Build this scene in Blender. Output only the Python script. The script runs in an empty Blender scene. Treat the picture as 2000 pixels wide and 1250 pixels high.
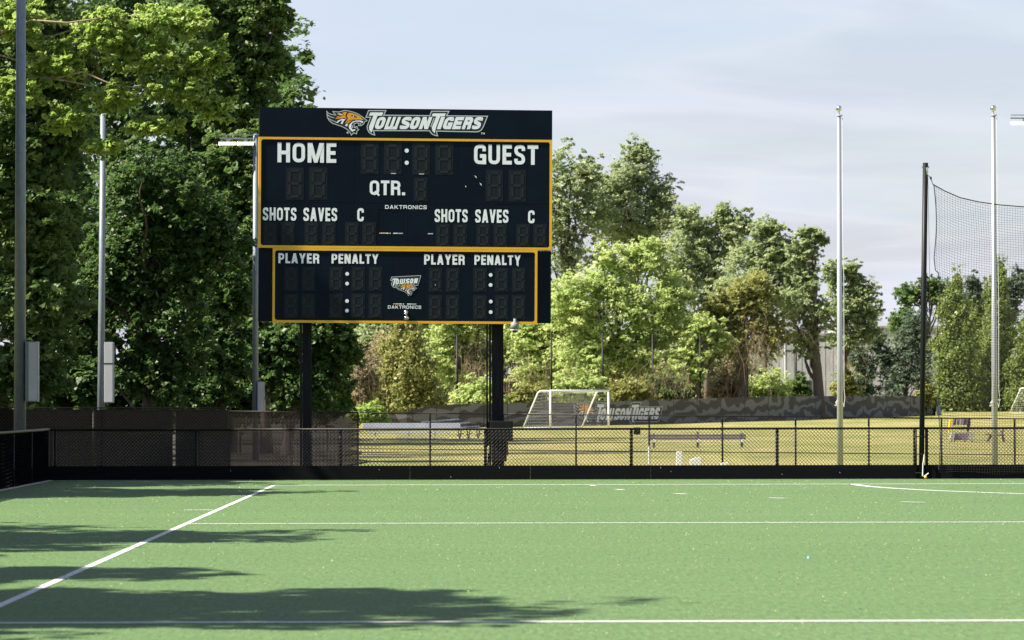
import bpy, bmesh, math, random
import numpy as np
from mathutils import Vector, Matrix

# ------------------------------------------------------------------ camera, world, sun, exposure
R = math.radians
sc = bpy.context.scene
COL = sc.collection
F = 7666.0                     # focal length in pixels of a 2000 px wide picture
EYE = 1.66
YAW, PITCH, ROLL = R(0.57), math.atan(152.0 / F), 0.0018
cam_d = bpy.data.cameras.new('camera'); cam = bpy.data.objects.new('camera', cam_d); COL.objects.link(cam)
cam_d.sensor_width = 36.0; cam_d.lens = F / 2000.0 * 36.0
cam_d.clip_start = 0.5; cam_d.clip_end = 6000
fwd = Vector((math.sin(YAW) * math.cos(PITCH), math.cos(YAW) * math.cos(PITCH), math.sin(PITCH)))
rgt = Vector((math.cos(YAW), -math.sin(YAW), 0)); up = rgt.cross(fwd)
r2 = rgt * math.cos(ROLL) - up * math.sin(ROLL); u2 = up * math.cos(ROLL) + rgt * math.sin(ROLL)
cam.matrix_world = Matrix(((r2.x, u2.x, -fwd.x, 0), (r2.y, u2.y, -fwd.y, 0), (r2.z, u2.z, -fwd.z, EYE), (0, 0, 0, 1)))
cam_d.dof.use_dof = True; cam_d.dof.focus_distance = 84; cam_d.dof.aperture_fstop = 5.6
sc.camera = cam
def P(px, py, Y):
    """the point at depth Y seen at pixel (px, py) of the 2000 x 1250 photograph"""
    d = fwd + r2 * ((px - 1000) / F) + u2 * ((625 - py) / F)
    return Vector((0, 0, EYE)) + d * (Y / d.y)
def PX(px, Y): return P(px, 777, Y).x

SUN_EL, SUN_AZ = R(47), R(-102)          # azimuth from +Y, clockwise: the sun stands to the left
world = bpy.data.worlds.new('World'); sc.world = world; world.use_nodes = True
nt = world.node_tree; nt.nodes.clear()
def N(tree, typ, **kw):
    n = tree.nodes.new(typ)
    for k, v in kw.items():
        if k in n.inputs.keys(): n.inputs[k].default_value = v
        else: setattr(n, k, v)
    return n
sky = N(nt, 'ShaderNodeTexSky'); sky.sky_type = 'NISHITA'; sky.sun_disc = False
sky.sun_elevation = SUN_EL; sky.sun_rotation = SUN_AZ; sky.dust_density = 1.0; sky.air_density = 1.0; sky.ozone_density = 1.5
tc = N(nt, 'ShaderNodeTexCoord')
sep = N(nt, 'ShaderNodeSeparateXYZ'); nt.links.new(tc.outputs['Generated'], sep.inputs[0])
zp = N(nt, 'ShaderNodeMath', operation='ADD'); zp.inputs[1].default_value = 0.07; nt.links.new(sep.outputs['Z'], zp.inputs[0])
zm = N(nt, 'ShaderNodeMath', operation='MAXIMUM'); zm.inputs[1].default_value = 0.02; nt.links.new(zp.outputs[0], zm.inputs[0])
dx = N(nt, 'ShaderNodeMath', operation='DIVIDE'); nt.links.new(sep.outputs['X'], dx.inputs[0]); nt.links.new(zm.outputs[0], dx.inputs[1])
dy = N(nt, 'ShaderNodeMath', operation='DIVIDE'); nt.links.new(sep.outputs['Y'], dy.inputs[0]); nt.links.new(zm.outputs[0], dy.inputs[1])
cmb = N(nt, 'ShaderNodeCombineXYZ'); nt.links.new(dx.outputs[0], cmb.inputs['X']); nt.links.new(dy.outputs[0], cmb.inputs['Y'])
no1 = N(nt, 'ShaderNodeTexNoise'); no1.inputs['Scale'].default_value = 0.55; no1.inputs['Detail'].default_value = 7; no1.inputs['Roughness'].default_value = 0.55; no1.inputs['Distortion'].default_value = 0.5
nt.links.new(cmb.outputs[0], no1.inputs['Vector'])
rmp = N(nt, 'ShaderNodeMapRange'); rmp.inputs['From Min'].default_value = 0.36; rmp.inputs['From Max'].default_value = 0.62; rmp.inputs['To Min'].default_value = 0.45; rmp.inputs['To Max'].default_value = 0.9
nt.links.new(no1.outputs['Fac'], rmp.inputs['Value'])
no2 = N(nt, 'ShaderNodeTexNoise'); no2.inputs['Scale'].default_value = 0.9; no2.inputs['Detail'].default_value = 7; no2.inputs['Distortion'].default_value = 0.7
nt.links.new(cmb.outputs[0], no2.inputs['Vector'])
ccol = N(nt, 'ShaderNodeValToRGB'); ce = ccol.color_ramp.elements; ce[0].position = 0.0; ce[0].color = (5.0, 5.4, 6.6, 1); ce[1].position = 1.0; ce[1].color = (4.9, 4.95, 5.95, 1); cm_ = ce.new(0.55); cm_.color = (5.75, 5.8, 6.65, 1)
r_c = N(nt, 'ShaderNodeMapRange'); r_c.inputs['From Min'].default_value = 0.36; r_c.inputs['From Max'].default_value = 0.6; nt.links.new(no2.outputs['Fac'], r_c.inputs['Value']); nt.links.new(r_c.outputs[0], ccol.inputs[0])
# a thin even veil of cloud: the line of sight through it lengthens towards the horizon
vz = N(nt, 'ShaderNodeMath', operation='ADD'); vz.inputs[1].default_value = 0.22; nt.links.new(zm.outputs[0], vz.inputs[0])
vd = N(nt, 'ShaderNodeMath', operation='DIVIDE'); vd.inputs[0].default_value = 0.34; nt.links.new(vz.outputs[0], vd.inputs[1])
vm = N(nt, 'ShaderNodeMath', operation='MULTIPLY', use_clamp=True); nt.links.new(vd.outputs[0], vm.inputs[0]); nt.links.new(rmp.outputs[0], vm.inputs[1])
smx = N(nt, 'ShaderNodeMix', data_type='RGBA')
nt.links.new(vm.outputs[0], smx.inputs[0]); nt.links.new(sky.outputs[0], smx.inputs[6]); nt.links.new(ccol.outputs[0], smx.inputs[7])
bg = N(nt, 'ShaderNodeBackground'); bg.inputs['Strength'].default_value = 0.0525
out = N(nt, 'ShaderNodeOutputWorld'); nt.links.new(smx.outputs[2], bg.inputs['Color']); nt.links.new(bg.outputs[0], out.inputs['Surface'])

sun_d = bpy.data.lights.new('sun', 'SUN'); sun = bpy.data.objects.new('sun', sun_d); COL.objects.link(sun)
sun_d.energy = 5.0; sun_d.angle = R(0.53); sun_d.color = (1.0, 0.91, 0.75)
sdir = Vector((math.sin(SUN_AZ) * math.cos(SUN_EL), math.cos(SUN_AZ) * math.cos(SUN_EL), math.sin(SUN_EL)))
sun.rotation_euler = sdir.to_track_quat('Z', 'Y').to_euler(); sun.location = (-40, 40, 60)
vs = sc.view_settings; vs.view_transform = 'Standard'; vs.look = 'None'; vs.exposure = 1.5; vs.gamma = 1.0; vs.use_curve_mapping = False
sc.cycles.use_denoising = True; sc.cycles.max_bounces = 6; sc.cycles.transparent_max_bounces = 12; sc.cycles.diffuse_bounces = 3; sc.cycles.transmission_bounces = 4

# ------------------------------------------------------------------ helpers
def tag(o, label=None, cat=None, group=None, kind=None):
    if label: o['label'] = label
    if cat: o['category'] = cat
    if group: o['group'] = group
    if kind: o['kind'] = kind
    return o
def empty(name, loc=(0, 0, 0), rz=0.0):
    o = bpy.data.objects.new(name, None); COL.objects.link(o); o.location = loc; o.rotation_euler = (0, 0, rz); o.empty_display_size = 0.3
    return o
MATS = {}
def mat(name, col, rough=0.6, metal=0.0, var=0.12, scale=3.0, bump=0.0, bscale=40.0, spec=0.5, stretch=None, col2=None):
    if name in MATS: return MATS[name]
    m = bpy.data.materials.new(name); m.use_nodes = True; t = m.node_tree; b = t.nodes['Principled BSDF']
    b.inputs['Roughness'].default_value = rough; b.inputs['Metallic'].default_value = metal; b.inputs['Specular IOR Level'].default_value = spec
    c = N(t, 'ShaderNodeTexCoord'); src = c.outputs['Object']
    if stretch:
        mp = N(t, 'ShaderNodeMapping'); mp.inputs['Scale'].default_value = stretch; t.links.new(src, mp.inputs[0]); src = mp.outputs[0]
    n = N(t, 'ShaderNodeTexNoise'); n.inputs['Scale'].default_value = scale; n.inputs['Detail'].default_value = 6; n.inputs['Roughness'].default_value = 0.65
    t.links.new(src, n.inputs['Vector'])
    mr = N(t, 'ShaderNodeMapRange'); mr.inputs['From Min'].default_value = 0.3; mr.inputs['From Max'].default_value = 0.7; t.links.new(n.outputs['Fac'], mr.inputs['Value'])
    mx = N(t, 'ShaderNodeMix', data_type='RGBA'); t.links.new(mr.outputs[0], mx.inputs[0])
    c2 = col2 or tuple(min(1, v * (1 + var)) for v in col); c1 = col if col2 else tuple(v * (1 - var) for v in col)
    mx.inputs[6].default_value = (*c1, 1); mx.inputs[7].default_value = (*c2, 1)
    t.links.new(mx.outputs[2], b.inputs['Base Color'])
    if bump:
        n2 = N(t, 'ShaderNodeTexNoise'); n2.inputs['Scale'].default_value = bscale; n2.inputs['Detail'].default_value = 3; t.links.new(src, n2.inputs['Vector'])
        bp = N(t, 'ShaderNodeBump'); bp.inputs['Strength'].default_value = bump; bp.inputs['Distance'].default_value = 0.02
        t.links.new(n2.outputs['Fac'], bp.inputs['Height']); t.links.new(bp.outputs[0], b.inputs['Normal'])
    MATS[name] = m; return m
def leafmat(name, c_dark, c_light, transl=0.35):
    m = bpy.data.materials.new(name); m.use_nodes = True; t = m.node_tree; b = t.nodes['Principled BSDF']; o = t.nodes['Material Output']
    a = N(t, 'ShaderNodeAttribute'); a.attribute_name = 'tone'
    mx = N(t, 'ShaderNodeMix', data_type='RGBA'); mx.inputs[6].default_value = (*c_dark, 1); mx.inputs[7].default_value = (*c_light, 1); t.links.new(a.outputs['Fac'], mx.inputs[0])
    b.inputs['Roughness'].default_value = 0.45; b.inputs['Specular IOR Level'].default_value = 0.35; t.links.new(mx.outputs[2], b.inputs['Base Color'])
    tr = N(t, 'ShaderNodeBsdfTranslucent'); hs = N(t, 'ShaderNodeHueSaturation'); hs.inputs['Hue'].default_value = 0.485; hs.inputs['Value'].default_value = 1.5
    t.links.new(mx.outputs[2], hs.inputs['Color']); t.links.new(hs.outputs[0], tr.inputs['Color'])
    ms = N(t, 'ShaderNodeMixShader'); ms.inputs[0].default_value = transl; t.links.new(b.outputs[0], ms.inputs[1]); t.links.new(tr.outputs[0], ms.inputs[2]); t.links.new(ms.outputs[0], o.inputs['Surface'])
    MATS[name] = m; return m

class MB:
    def __init__(s): s.v = []; s.f = []; s.mi = []; s.cur = 0
    def add(s, vs, fs):
        k = len(s.v); s.v += [tuple(x) for x in vs]
        for f in fs: s.f.append(tuple(i + k for i in f)); s.mi.append(s.cur)
    def box(s, a, b):
        x0, y0, z0 = a; x1, y1, z1 = b
        s.add([(x0, y0, z0), (x1, y0, z0), (x1, y1, z0), (x0, y1, z0), (x0, y0, z1), (x1, y0, z1), (x1, y1, z1), (x0, y1, z1)],
              [(0, 3, 2, 1), (4, 5, 6, 7), (0, 1, 5, 4), (1, 2, 6, 5), (2, 3, 7, 6), (3, 0, 4, 7)])
    def hexa(s, q):     # eight corners, bottom loop then top loop
        s.add(q, [(0, 3, 2, 1), (4, 5, 6, 7), (0, 1, 5, 4), (1, 2, 6, 5), (2, 3, 7, 6), (3, 0, 4, 7)])
    def tube(s, pts, rad, n=8, caps=True, phase=0.0):
        pts = [Vector(p) for p in pts]
        if not hasattr(rad, '__len__'): rad = [rad] * len(pts)
        vs = []; ref = None
        for i, p in enumerate(pts):
            d = (pts[min(i + 1, len(pts) - 1)] - pts[max(i - 1, 0)]).normalized()
            if ref is None: ref = Vector((0, 0, 1)) if abs(d.z) < 0.9 else Vector((1, 0, 0))
            a = d.cross(ref); a = a.normalized() if a.length > 1e-6 else d.orthogonal().normalized(); b = d.cross(a)
            for k in range(n):
                t = 2 * math.pi * k / n + phase
                vs.append(p + a * (math.cos(t) * rad[i]) + b * (math.sin(t) * rad[i]))
        fs = []
        for i in range(len(pts) - 1):
            for k in range(n):
                fs.append((i * n + k, i * n + (k + 1) % n, (i + 1) * n + (k + 1) % n, (i + 1) * n + k))
        if caps: fs.append(tuple(range(n - 1, -1, -1))); fs.append(tuple((len(pts) - 1) * n + k for k in range(n)))
        s.add(vs, fs)
    def bar(s, a, b, w, h, up=(0, 0, 1)):
        a = Vector(a); b = Vector(b); d = (b - a).normalized(); u = Vector(up); x = d.cross(u).normalized() * (w / 2); u = x.cross(d).normalized() * (h / 2)
        s.hexa([a - x - u, a + x - u, b + x - u, b - x - u, a - x + u, a + x + u, b + x + u, b - x + u])
    def sphere(s, c, r, n=16, m=10, sz=1.0):
        vs = [(c[0], c[1], c[2] + r * sz)]
        for i in range(1, m):
            t = math.pi * i / m
            for k in range(n):
                a = 2 * math.pi * k / n; vs.append((c[0] + r * math.sin(t) * math.cos(a), c[1] + r * math.sin(t) * math.sin(a), c[2] + r * sz * math.cos(t)))
        vs.append((c[0], c[1], c[2] - r * sz)); fs = []
        for k in range(n): fs.append((0, 1 + k, 1 + (k + 1) % n)); fs.append((len(vs) - 1, 1 + (m - 2) * n + (k + 1) % n, 1 + (m - 2) * n + k))
        for i in range(m - 2):
            for k in range(n): fs.append((1 + i * n + k, 1 + (i + 1) * n + k, 1 + (i + 1) * n + (k + 1) % n, 1 + i * n + (k + 1) % n))
        s.add(vs, fs)
    def build(s, name, m, parent=None, loc=None, smooth=False, bevel=0.0):
        me = bpy.data.meshes.new(name); me.from_pydata(s.v, [], s.f); me.update()
        o = bpy.data.objects.new(name, me); COL.objects.link(o)
        for mm in (m if isinstance(m, (list, tuple)) else [m]): me.materials.append(mm)
        if isinstance(m, (list, tuple)):
            for p, i in zip(me.polygons, s.mi): p.material_index = i
        if smooth:
            for p in me.polygons: p.use_smooth = len(p.vertices) == 4
        if bevel:
            b = o.modifiers.new('bevel', 'BEVEL'); b.width = bevel; b.segments = 2; b.limit_method = 'ANGLE'
        if parent: o.parent = parent
        if loc: o.location = loc
        return o
def npmesh(name, V, quads, m, parent=None, tone=None):
    me = bpy.data.meshes.new(name); n = len(quads)
    me.vertices.add(len(V)); me.vertices.foreach_set('co', np.ascontiguousarray(V, dtype=np.float32).ravel())
    me.loops.add(n * 4); me.loops.foreach_set('vertex_index', np.ascontiguousarray(quads, dtype=np.int32).ravel())
    me.polygons.add(n); me.polygons.foreach_set('loop_start', np.arange(n, dtype=np.int32) * 4)
    try: me.polygons.foreach_set('loop_total', np.full(n, 4, dtype=np.int32))
    except Exception: pass
    me.update(calc_edges=True)
    if tone is not None:
        a = me.attributes.new('tone', 'FLOAT', 'POINT'); a.data.foreach_set('value', np.ascontiguousarray(tone, dtype=np.float32))
    me.materials.append(m); o = bpy.data.objects.new(name, me); COL.objects.link(o)
    if parent: o.parent = parent
    return o
def share(o, name, parent, loc=(0, 0, 0), rot=(0, 0, 0), scale=(1, 1, 1)):
    c = bpy.data.objects.new(name, o.data); COL.objects.link(c); c.parent = parent; c.location = loc; c.rotation_euler = rot; c.scale = scale
    for k in o.keys():
        if k == 'kind': c[k] = o[k]
    return c

# ------------------------------------------------------------------ materials
M_board = mat('board_navy', (0.0016, 0.0062, 0.0150), 0.5, var=0.25, scale=1.5, spec=0.11)
M_board2 = mat('board_digit', (0.0062, 0.0108, 0.0172), 0.6, var=0.2, scale=12, spec=0.2)
M_seg = mat('board_segment', (0.0165, 0.0195, 0.0235), 0.7, var=0.35, scale=60, spec=0.2)
M_yellow = mat('board_yellow', (0.78, 0.41, 0.018), 0.5, var=0.08, scale=2)
M_white = mat('letter_white', (0.83, 0.87, 0.93), 0.5, var=0.04, scale=4)
M_grey = mat('letter_grey', (0.50, 0.54, 0.58), 0.5, var=0.05, scale=4)
M_orange = mat('emblem_orange', (0.80, 0.34, 0.02), 0.5, var=0.06, scale=4)
M_cream = mat('emblem_cream', (0.80, 0.58, 0.33), 0.5, var=0.06, scale=4)
M_ink = mat('emblem_black', (0.006, 0.009, 0.014), 0.55, var=0.1, scale=4)
M_steelblk = mat('black_steel', (0.005, 0.0055, 0.0065), 0.5, var=0.25, scale=2.5, stretch=(6, 6, 0.6), spec=0.25)
M_vinyl = mat('black_vinyl', (0.0045, 0.0045, 0.0055), 0.45, var=0.2, scale=5, spec=0.2)
M_kick = mat('kick_board', (0.0032, 0.0042, 0.0058), 0.75, spec=0.1, var=0.25, scale=1.2, stretch=(0.5, 1, 3))
M_post = mat('board_post', (0.004, 0.005, 0.007), 0.7, spec=0.15, var=0.5, scale=2.0, stretch=(14, 14, 0.7), col2=(0.016, 0.019, 0.023))
M_galv = mat('galvanised', (0.17, 0.20, 0.24), 0.5, metal=0.3, var=0.15, scale=6, stretch=(2, 2, 1))
M_alu = mat('aluminium', (0.38, 0.40, 0.42), 0.4, metal=0.6, var=0.06, scale=4, stretch=(3, 3, 0.3))
M_ball = mat('ball_aluminium', (0.75, 0.76, 0.76), 0.18, metal=1.0, var=0.03)
M_whitep = mat('white_paint', (0.80, 0.80, 0.80), 0.5, var=0.06, scale=5)
M_lamp = mat('lamp_face', (0.52, 0.53, 0.56), 0.25, var=0.04)
M_rope = mat('rope', (0.62, 0.62, 0.60), 0.8, var=0.1)
M_net = mat('black_net', (0.012, 0.012, 0.013), 0.7, var=0.1)
M_wnet = mat('white_net', (0.55, 0.55, 0.55), 0.8, var=0.1)
M_bark = mat('bark', (0.085, 0.065, 0.05), 0.9, var=0.4, scale=3, stretch=(5, 5, 0.8), bump=0.4, bscale=14)
M_twig = mat('pale_branch', (0.27, 0.21, 0.16), 0.85, var=0.3, scale=6)
M_vine = mat('dry_vine', (0.20, 0.145, 0.10), 0.9, var=0.45, scale=1.0)
M_bleach = mat('bleacher_plank', (0.50, 0.53, 0.60), 0.4, metal=0.3, var=0.12, scale=2)
M_bench = mat('bench_plank', (0.115, 0.09, 0.115), 0.6, var=0.25, scale=2.5)
M_slat = mat('fence_slat', (0.0050, 0.0056, 0.0070), 0.8, var=0.45, scale=6, spec=0.12)
M_conc = mat('concrete', (0.36, 0.34, 0.31), 0.9, var=0.2, scale=5, bump=0.2)
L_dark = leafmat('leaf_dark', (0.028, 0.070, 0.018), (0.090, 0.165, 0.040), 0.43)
L_mid = leafmat('leaf_mid', (0.055, 0.115, 0.030), (0.14, 0.215, 0.060), 0.45)
L_lime = leafmat('leaf_lime', (0.17, 0.28, 0.055), (0.34, 0.45, 0.13), 0.5)
L_bright = leafmat('leaf_bright', (0.23, 0.33, 0.10), (0.48, 0.55, 0.24), 0.5)
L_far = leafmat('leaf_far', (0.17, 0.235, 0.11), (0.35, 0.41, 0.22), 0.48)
L_olive = leafmat('leaf_olive', (0.16, 0.19, 0.055), (0.32, 0.33, 0.11), 0.45)
L_pine = leafmat('leaf_pine', (0.06, 0.10, 0.068), (0.15, 0.20, 0.125), 0.38)
L_cedar = leafmat('leaf_cedar', (0.09, 0.15, 0.034), (0.25, 0.31, 0.085), 0.42)
L_tan = leafmat('leaf_tan', (0.19, 0.17, 0.085), (0.35, 0.31, 0.18), 0.35)

# ------------------------------------------------------------------ ground and pitch
def ground_z(x, y):
    base = -0.45 + max(0.0, y - 250) * 0.0045 * min(1.0, max(0.15, (x + 10) / 25)) if y < 480 else -0.45 + 230 * 0.0045 * min(1.0, max(0.15, (x + 10) / 25))
    if y < 100: 
        k = min(1.0, max(0.0, (100 - y) / 10.0)); base = base * (1 - k) + (-0.03 if x < -8.5 else base) * k
    return base
def grass_material():
    m = bpy.data.materials.new('dry_grass'); m.use_nodes = True; t = m.node_tree; b = t.nodes['Principled BSDF']; b.inputs['Roughness'].default_value = 0.95; b.inputs['Specular IOR Level'].default_value = 0.1
    c = N(t, 'ShaderNodeTexCoord')
    def noise(s, d, st=None):
        n = N(t, 'ShaderNodeTexNoise'); n.inputs['Scale'].default_value = s; n.inputs['Detail'].default_value = d; n.inputs['Roughness'].default_value = 0.65
        if st:
            mp = N(t, 'ShaderNodeMapping'); mp.inputs['Scale'].default_value = st; t.links.new(c.outputs['Object'], mp.inputs[0]); t.links.new(mp.outputs[0], n.inputs[0])
        else: t.links.new(c.outputs['Object'], n.inputs[0])
        return n
    n1 = noise(0.10, 5, (1, 0.45, 1)); n2 = noise(0.55, 6, (1, 0.3, 1)); n3 = noise(9, 3)
    r1 = N(t, 'ShaderNodeValToRGB'); r1.color_ramp.elements[0].position = 0.36; r1.color_ramp.elements[0].color = (0.135, 0.165, 0.042, 1); r1.color_ramp.elements[1].position = 0.56; r1.color_ramp.elements[1].color = (0.305, 0.275, 0.118, 1)
    t.links.new(n1.outputs['Fac'], r1.inputs[0])
    r2_ = N(t, 'ShaderNodeValToRGB'); r2_.color_ramp.elements[0].position = 0.4; r2_.color_ramp.elements[0].color = (0.115, 0.15, 0.04, 1); r2_.color_ramp.elements[1].position = 0.68; r2_.color_ramp.elements[1].color = (0.31, 0.235, 0.115, 1)
    t.links.new(n2.outputs['Fac'], r2_.inputs[0])
    mx = N(t, 'ShaderNodeMix', data_type='RGBA'); mx.inputs[0].default_value = 0.52; t.links.new(r1.outputs[0], mx.inputs[6]); t.links.new(r2_.outputs[0], mx.inputs[7])
    mr = N(t, 'ShaderNodeMapRange'); mr.inputs['To Min'].default_value = 0.7; mr.inputs['To Max'].default_value = 1.3; t.links.new(n3.outputs['Fac'], mr.inputs['Value'])
    hs = N(t, 'ShaderNodeHueSaturation'); t.links.new(mr.outputs[0], hs.inputs['Value']); t.links.new(mx.outputs[2], hs.inputs['Color'])
    t.links.new(hs.outputs[0], b.inputs['Base Color'])
    bp = N(t, 'ShaderNodeBump'); bp.inputs['Strength'].default_value = 0.6; bp.inputs['Distance'].default_value = 0.05; t.links.new(n3.outputs['Fac'], bp.inputs['Height']); t.links.new(bp.outputs[0], b.inputs['Normal'])
    return m
M_grass = grass_material()
gx = sorted(set([-3000, -1200, -500, -200, -100, -60, -40, -30, -20, -14, -10, -8.7, -8.5] + [v for v in range(-6, 80, 4)] + [100, 150, 250, 500, 1200, 3000]))
gy = sorted(set([-1500, -400, -100, -30, 0, 40, 80] + list(range(88, 104, 2)) + list(range(110, 500, 10)) + [560, 700, 1000, 2000, 4500]))
g = MB(); rr = random.Random(5)
for y in gy:
    for x in gx:
        g.v.append((x, y, ground_z(x, y) + (rr.uniform(-0.03, 0.03) if 110 < y < 400 else 0)))
nx = len(gx)
for j in range(len(gy) - 1):
    for i in range(nx - 1): g.f.append((j * nx + i, j * nx + i + 1, (j + 1) * nx + i + 1, (j + 1) * nx + i)); g.mi.append(0)
tag(g.build('ground', M_grass, smooth=True), 'dry golden green grass field beyond the fences', kind='structure')

wf = MB(); ys = list(range(100, 430, 10))
for y in ys: wf.v += [(-60, y, ground_z(-60, y) + 0.045), (-30, y, ground_z(-30, y) + 0.045), (-14, y, ground_z(-14, y) + 0.045), (PX(690, y) - 0.6 * math.sin(y), y, ground_z(-6, y) + 0.045)]
for j in range(len(ys) - 1):
    for i in range(3): wf.f.append((j * 4 + i, j * 4 + i + 1, j * 4 + 5 + i, j * 4 + 4 + i)); wf.mi.append(0)
tag(wf.build('woodland_floor', mat('shaded_leaf_mould', (0.035, 0.028, 0.018), 0.95, var=0.4, scale=0.8, bump=0.5, bscale=6)), 'leaf mould floor under the left wood, tree shade painted into its dark colour', kind='structure')  # dark colour of the sheet also stands in for shade under the trees
def turf_material():
    m = bpy.data.materials.new('turf'); m.use_nodes = True; t = m.node_tree; b = t.nodes['Principled BSDF']; b.inputs['Roughness'].default_value = 0.8; b.inputs['Specular IOR Level'].default_value = 0.25
    c = N(t, 'ShaderNodeTexCoord')
    def noise(s, d, st=(1, 1, 1)):
        mp = N(t, 'ShaderNodeMapping'); mp.inputs['Scale'].default_value = st; t.links.new(c.outputs['Object'], mp.inputs[0])
        n = N(t, 'ShaderNodeTexNoise'); n.inputs['Scale'].default_value = s; n.inputs['Detail'].default_value = d; n.inputs['Roughness'].default_value = 0.7; t.links.new(mp.outputs[0], n.inputs[0]); return n
    n1 = noise(0.28, 6, (0.35, 1.0, 1)); n2 = noise(24, 4, (1, 0.12, 1)); n3 = noise(110, 2, (1, 0.15, 1))
    r1 = N(t, 'ShaderNodeMix', data_type='RGBA'); r1.inputs[6].default_value = (0.062, 0.119, 0.041, 1); r1.inputs[7].default_value = (0.093, 0.158, 0.064, 1); t.links.new(n1.outputs['Fac'], r1.inputs[0])
    ad = N(t, 'ShaderNodeMath', operation='ADD'); t.links.new(n2.outputs['Fac'], ad.inputs[0]); t.links.new(n3.outputs['Fac'], ad.inputs[1])
    mr = N(t, 'ShaderNodeMapRange'); mr.inputs['From Min'].default_value = 0.65; mr.inputs['From Max'].default_value = 1.35; mr.inputs['To Min'].default_value = 0.5; mr.inputs['To Max'].default_value = 1.5; t.links.new(ad.outputs[0], mr.inputs['Value'])
    hs = N(t, 'ShaderNodeHueSaturation'); t.links.new(mr.outputs[0], hs.inputs['Value']); t.links.new(r1.outputs[2], hs.inputs['Color']); t.links.new(hs.outputs[0], b.inputs['Base Color'])
    bp = N(t, 'ShaderNodeBump'); bp.inputs['Strength'].default_value = 0.35; bp.inputs['Distance'].default_value = 0.01; t.links.new(ad.outputs[0], bp.inputs['Height']); t.links.new(bp.outputs[0], b.inputs['Normal'])
    return m
M_turf = turf_material()
FENCE_Y = 79.6; BACK_Y = 74.9; SIDE_X = PX(535, 74.9); HALF_Y = 29.1; Q_Y = 52.0; LEFT_X = PX(105, FENCE_Y)
tb = MB(); tb.box((LEFT_X, -40, -0.5), (48, FENCE_Y - 0.03, 0.0))
turf = tag(tb.build('artificial_turf', M_turf), 'light green artificial turf hockey pitch', kind='structure')
M_line = mat('line_paint', (0.50, 0.51, 0.52), 0.85, var=0.16, scale=9)
def line(pts, w, name='painted_line', z=0.004):
    b = MB(); pts = [Vector((p[0], p[1], z)) for p in pts]; L = []; Rr = []
    for i, p in enumerate(pts):
        d = (pts[min(i + 1, len(pts) - 1)] - pts[max(i - 1, 0)]).normalized(); n = Vector((-d.y, d.x, 0)) * (w / 2); L.append(p + n); Rr.append(p - n)
    k = len(pts); b.add(L + Rr, [(i, k + i, k + i + 1, i + 1) for i in range(k - 1)])
    return b.build(name, M_line, turf)
line([(SIDE_X, -38), (SIDE_X, BACK_Y - 0.05)], 0.082)
line([(SIDE_X + 0.05, HALF_Y), (46, HALF_Y)], 0.15); line([(SIDE_X + 0.05, Q_Y), (46, Q_Y)], 0.15); line([(SIDE_X - 0.03, BACK_Y), (46, BACK_Y)], 0.22)
DX = PX(1665, BACK_Y) + 14.63
line([(DX - 14.63 * math.cos(a), BACK_Y - 0.115 - 14.63 * math.sin(a)) for a in np.linspace(0.0, 1.45, 60)], 0.16)
s = 0.4
while s < 27:
    a0 = s / 19.63; line([(DX - 19.63 * math.cos(a), BACK_Y - 0.2 - 19.63 * math.sin(a)) for a in (a0, a0 + 0.25 / 19.63, a0 + 0.5 / 19.63)], 0.12); s += 3.3
for py_y, px0 in ((58.4, 395), (66.8, 465)):
    line([(SIDE_X - 0.5, py_y), (SIDE_X - 0.06, py_y)], 0.14)
kb = MB(); kb.box((LEFT_X - 0.22, -40, -0.4), (LEFT_X - 0.003, FENCE_Y - 0.03, 0.012)); tag(kb.build('kerb', M_conc), 'pale concrete edging along the foot of the side fence', kind='structure')
kb = MB(); kb.box((LEFT_X, FENCE_Y - 0.027, -0.4), (48, FENCE_Y + 0.12, 0.006)); tag(kb.build('kerb', M_conc), 'thin concrete edging under the kick board', kind='structure')

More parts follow.
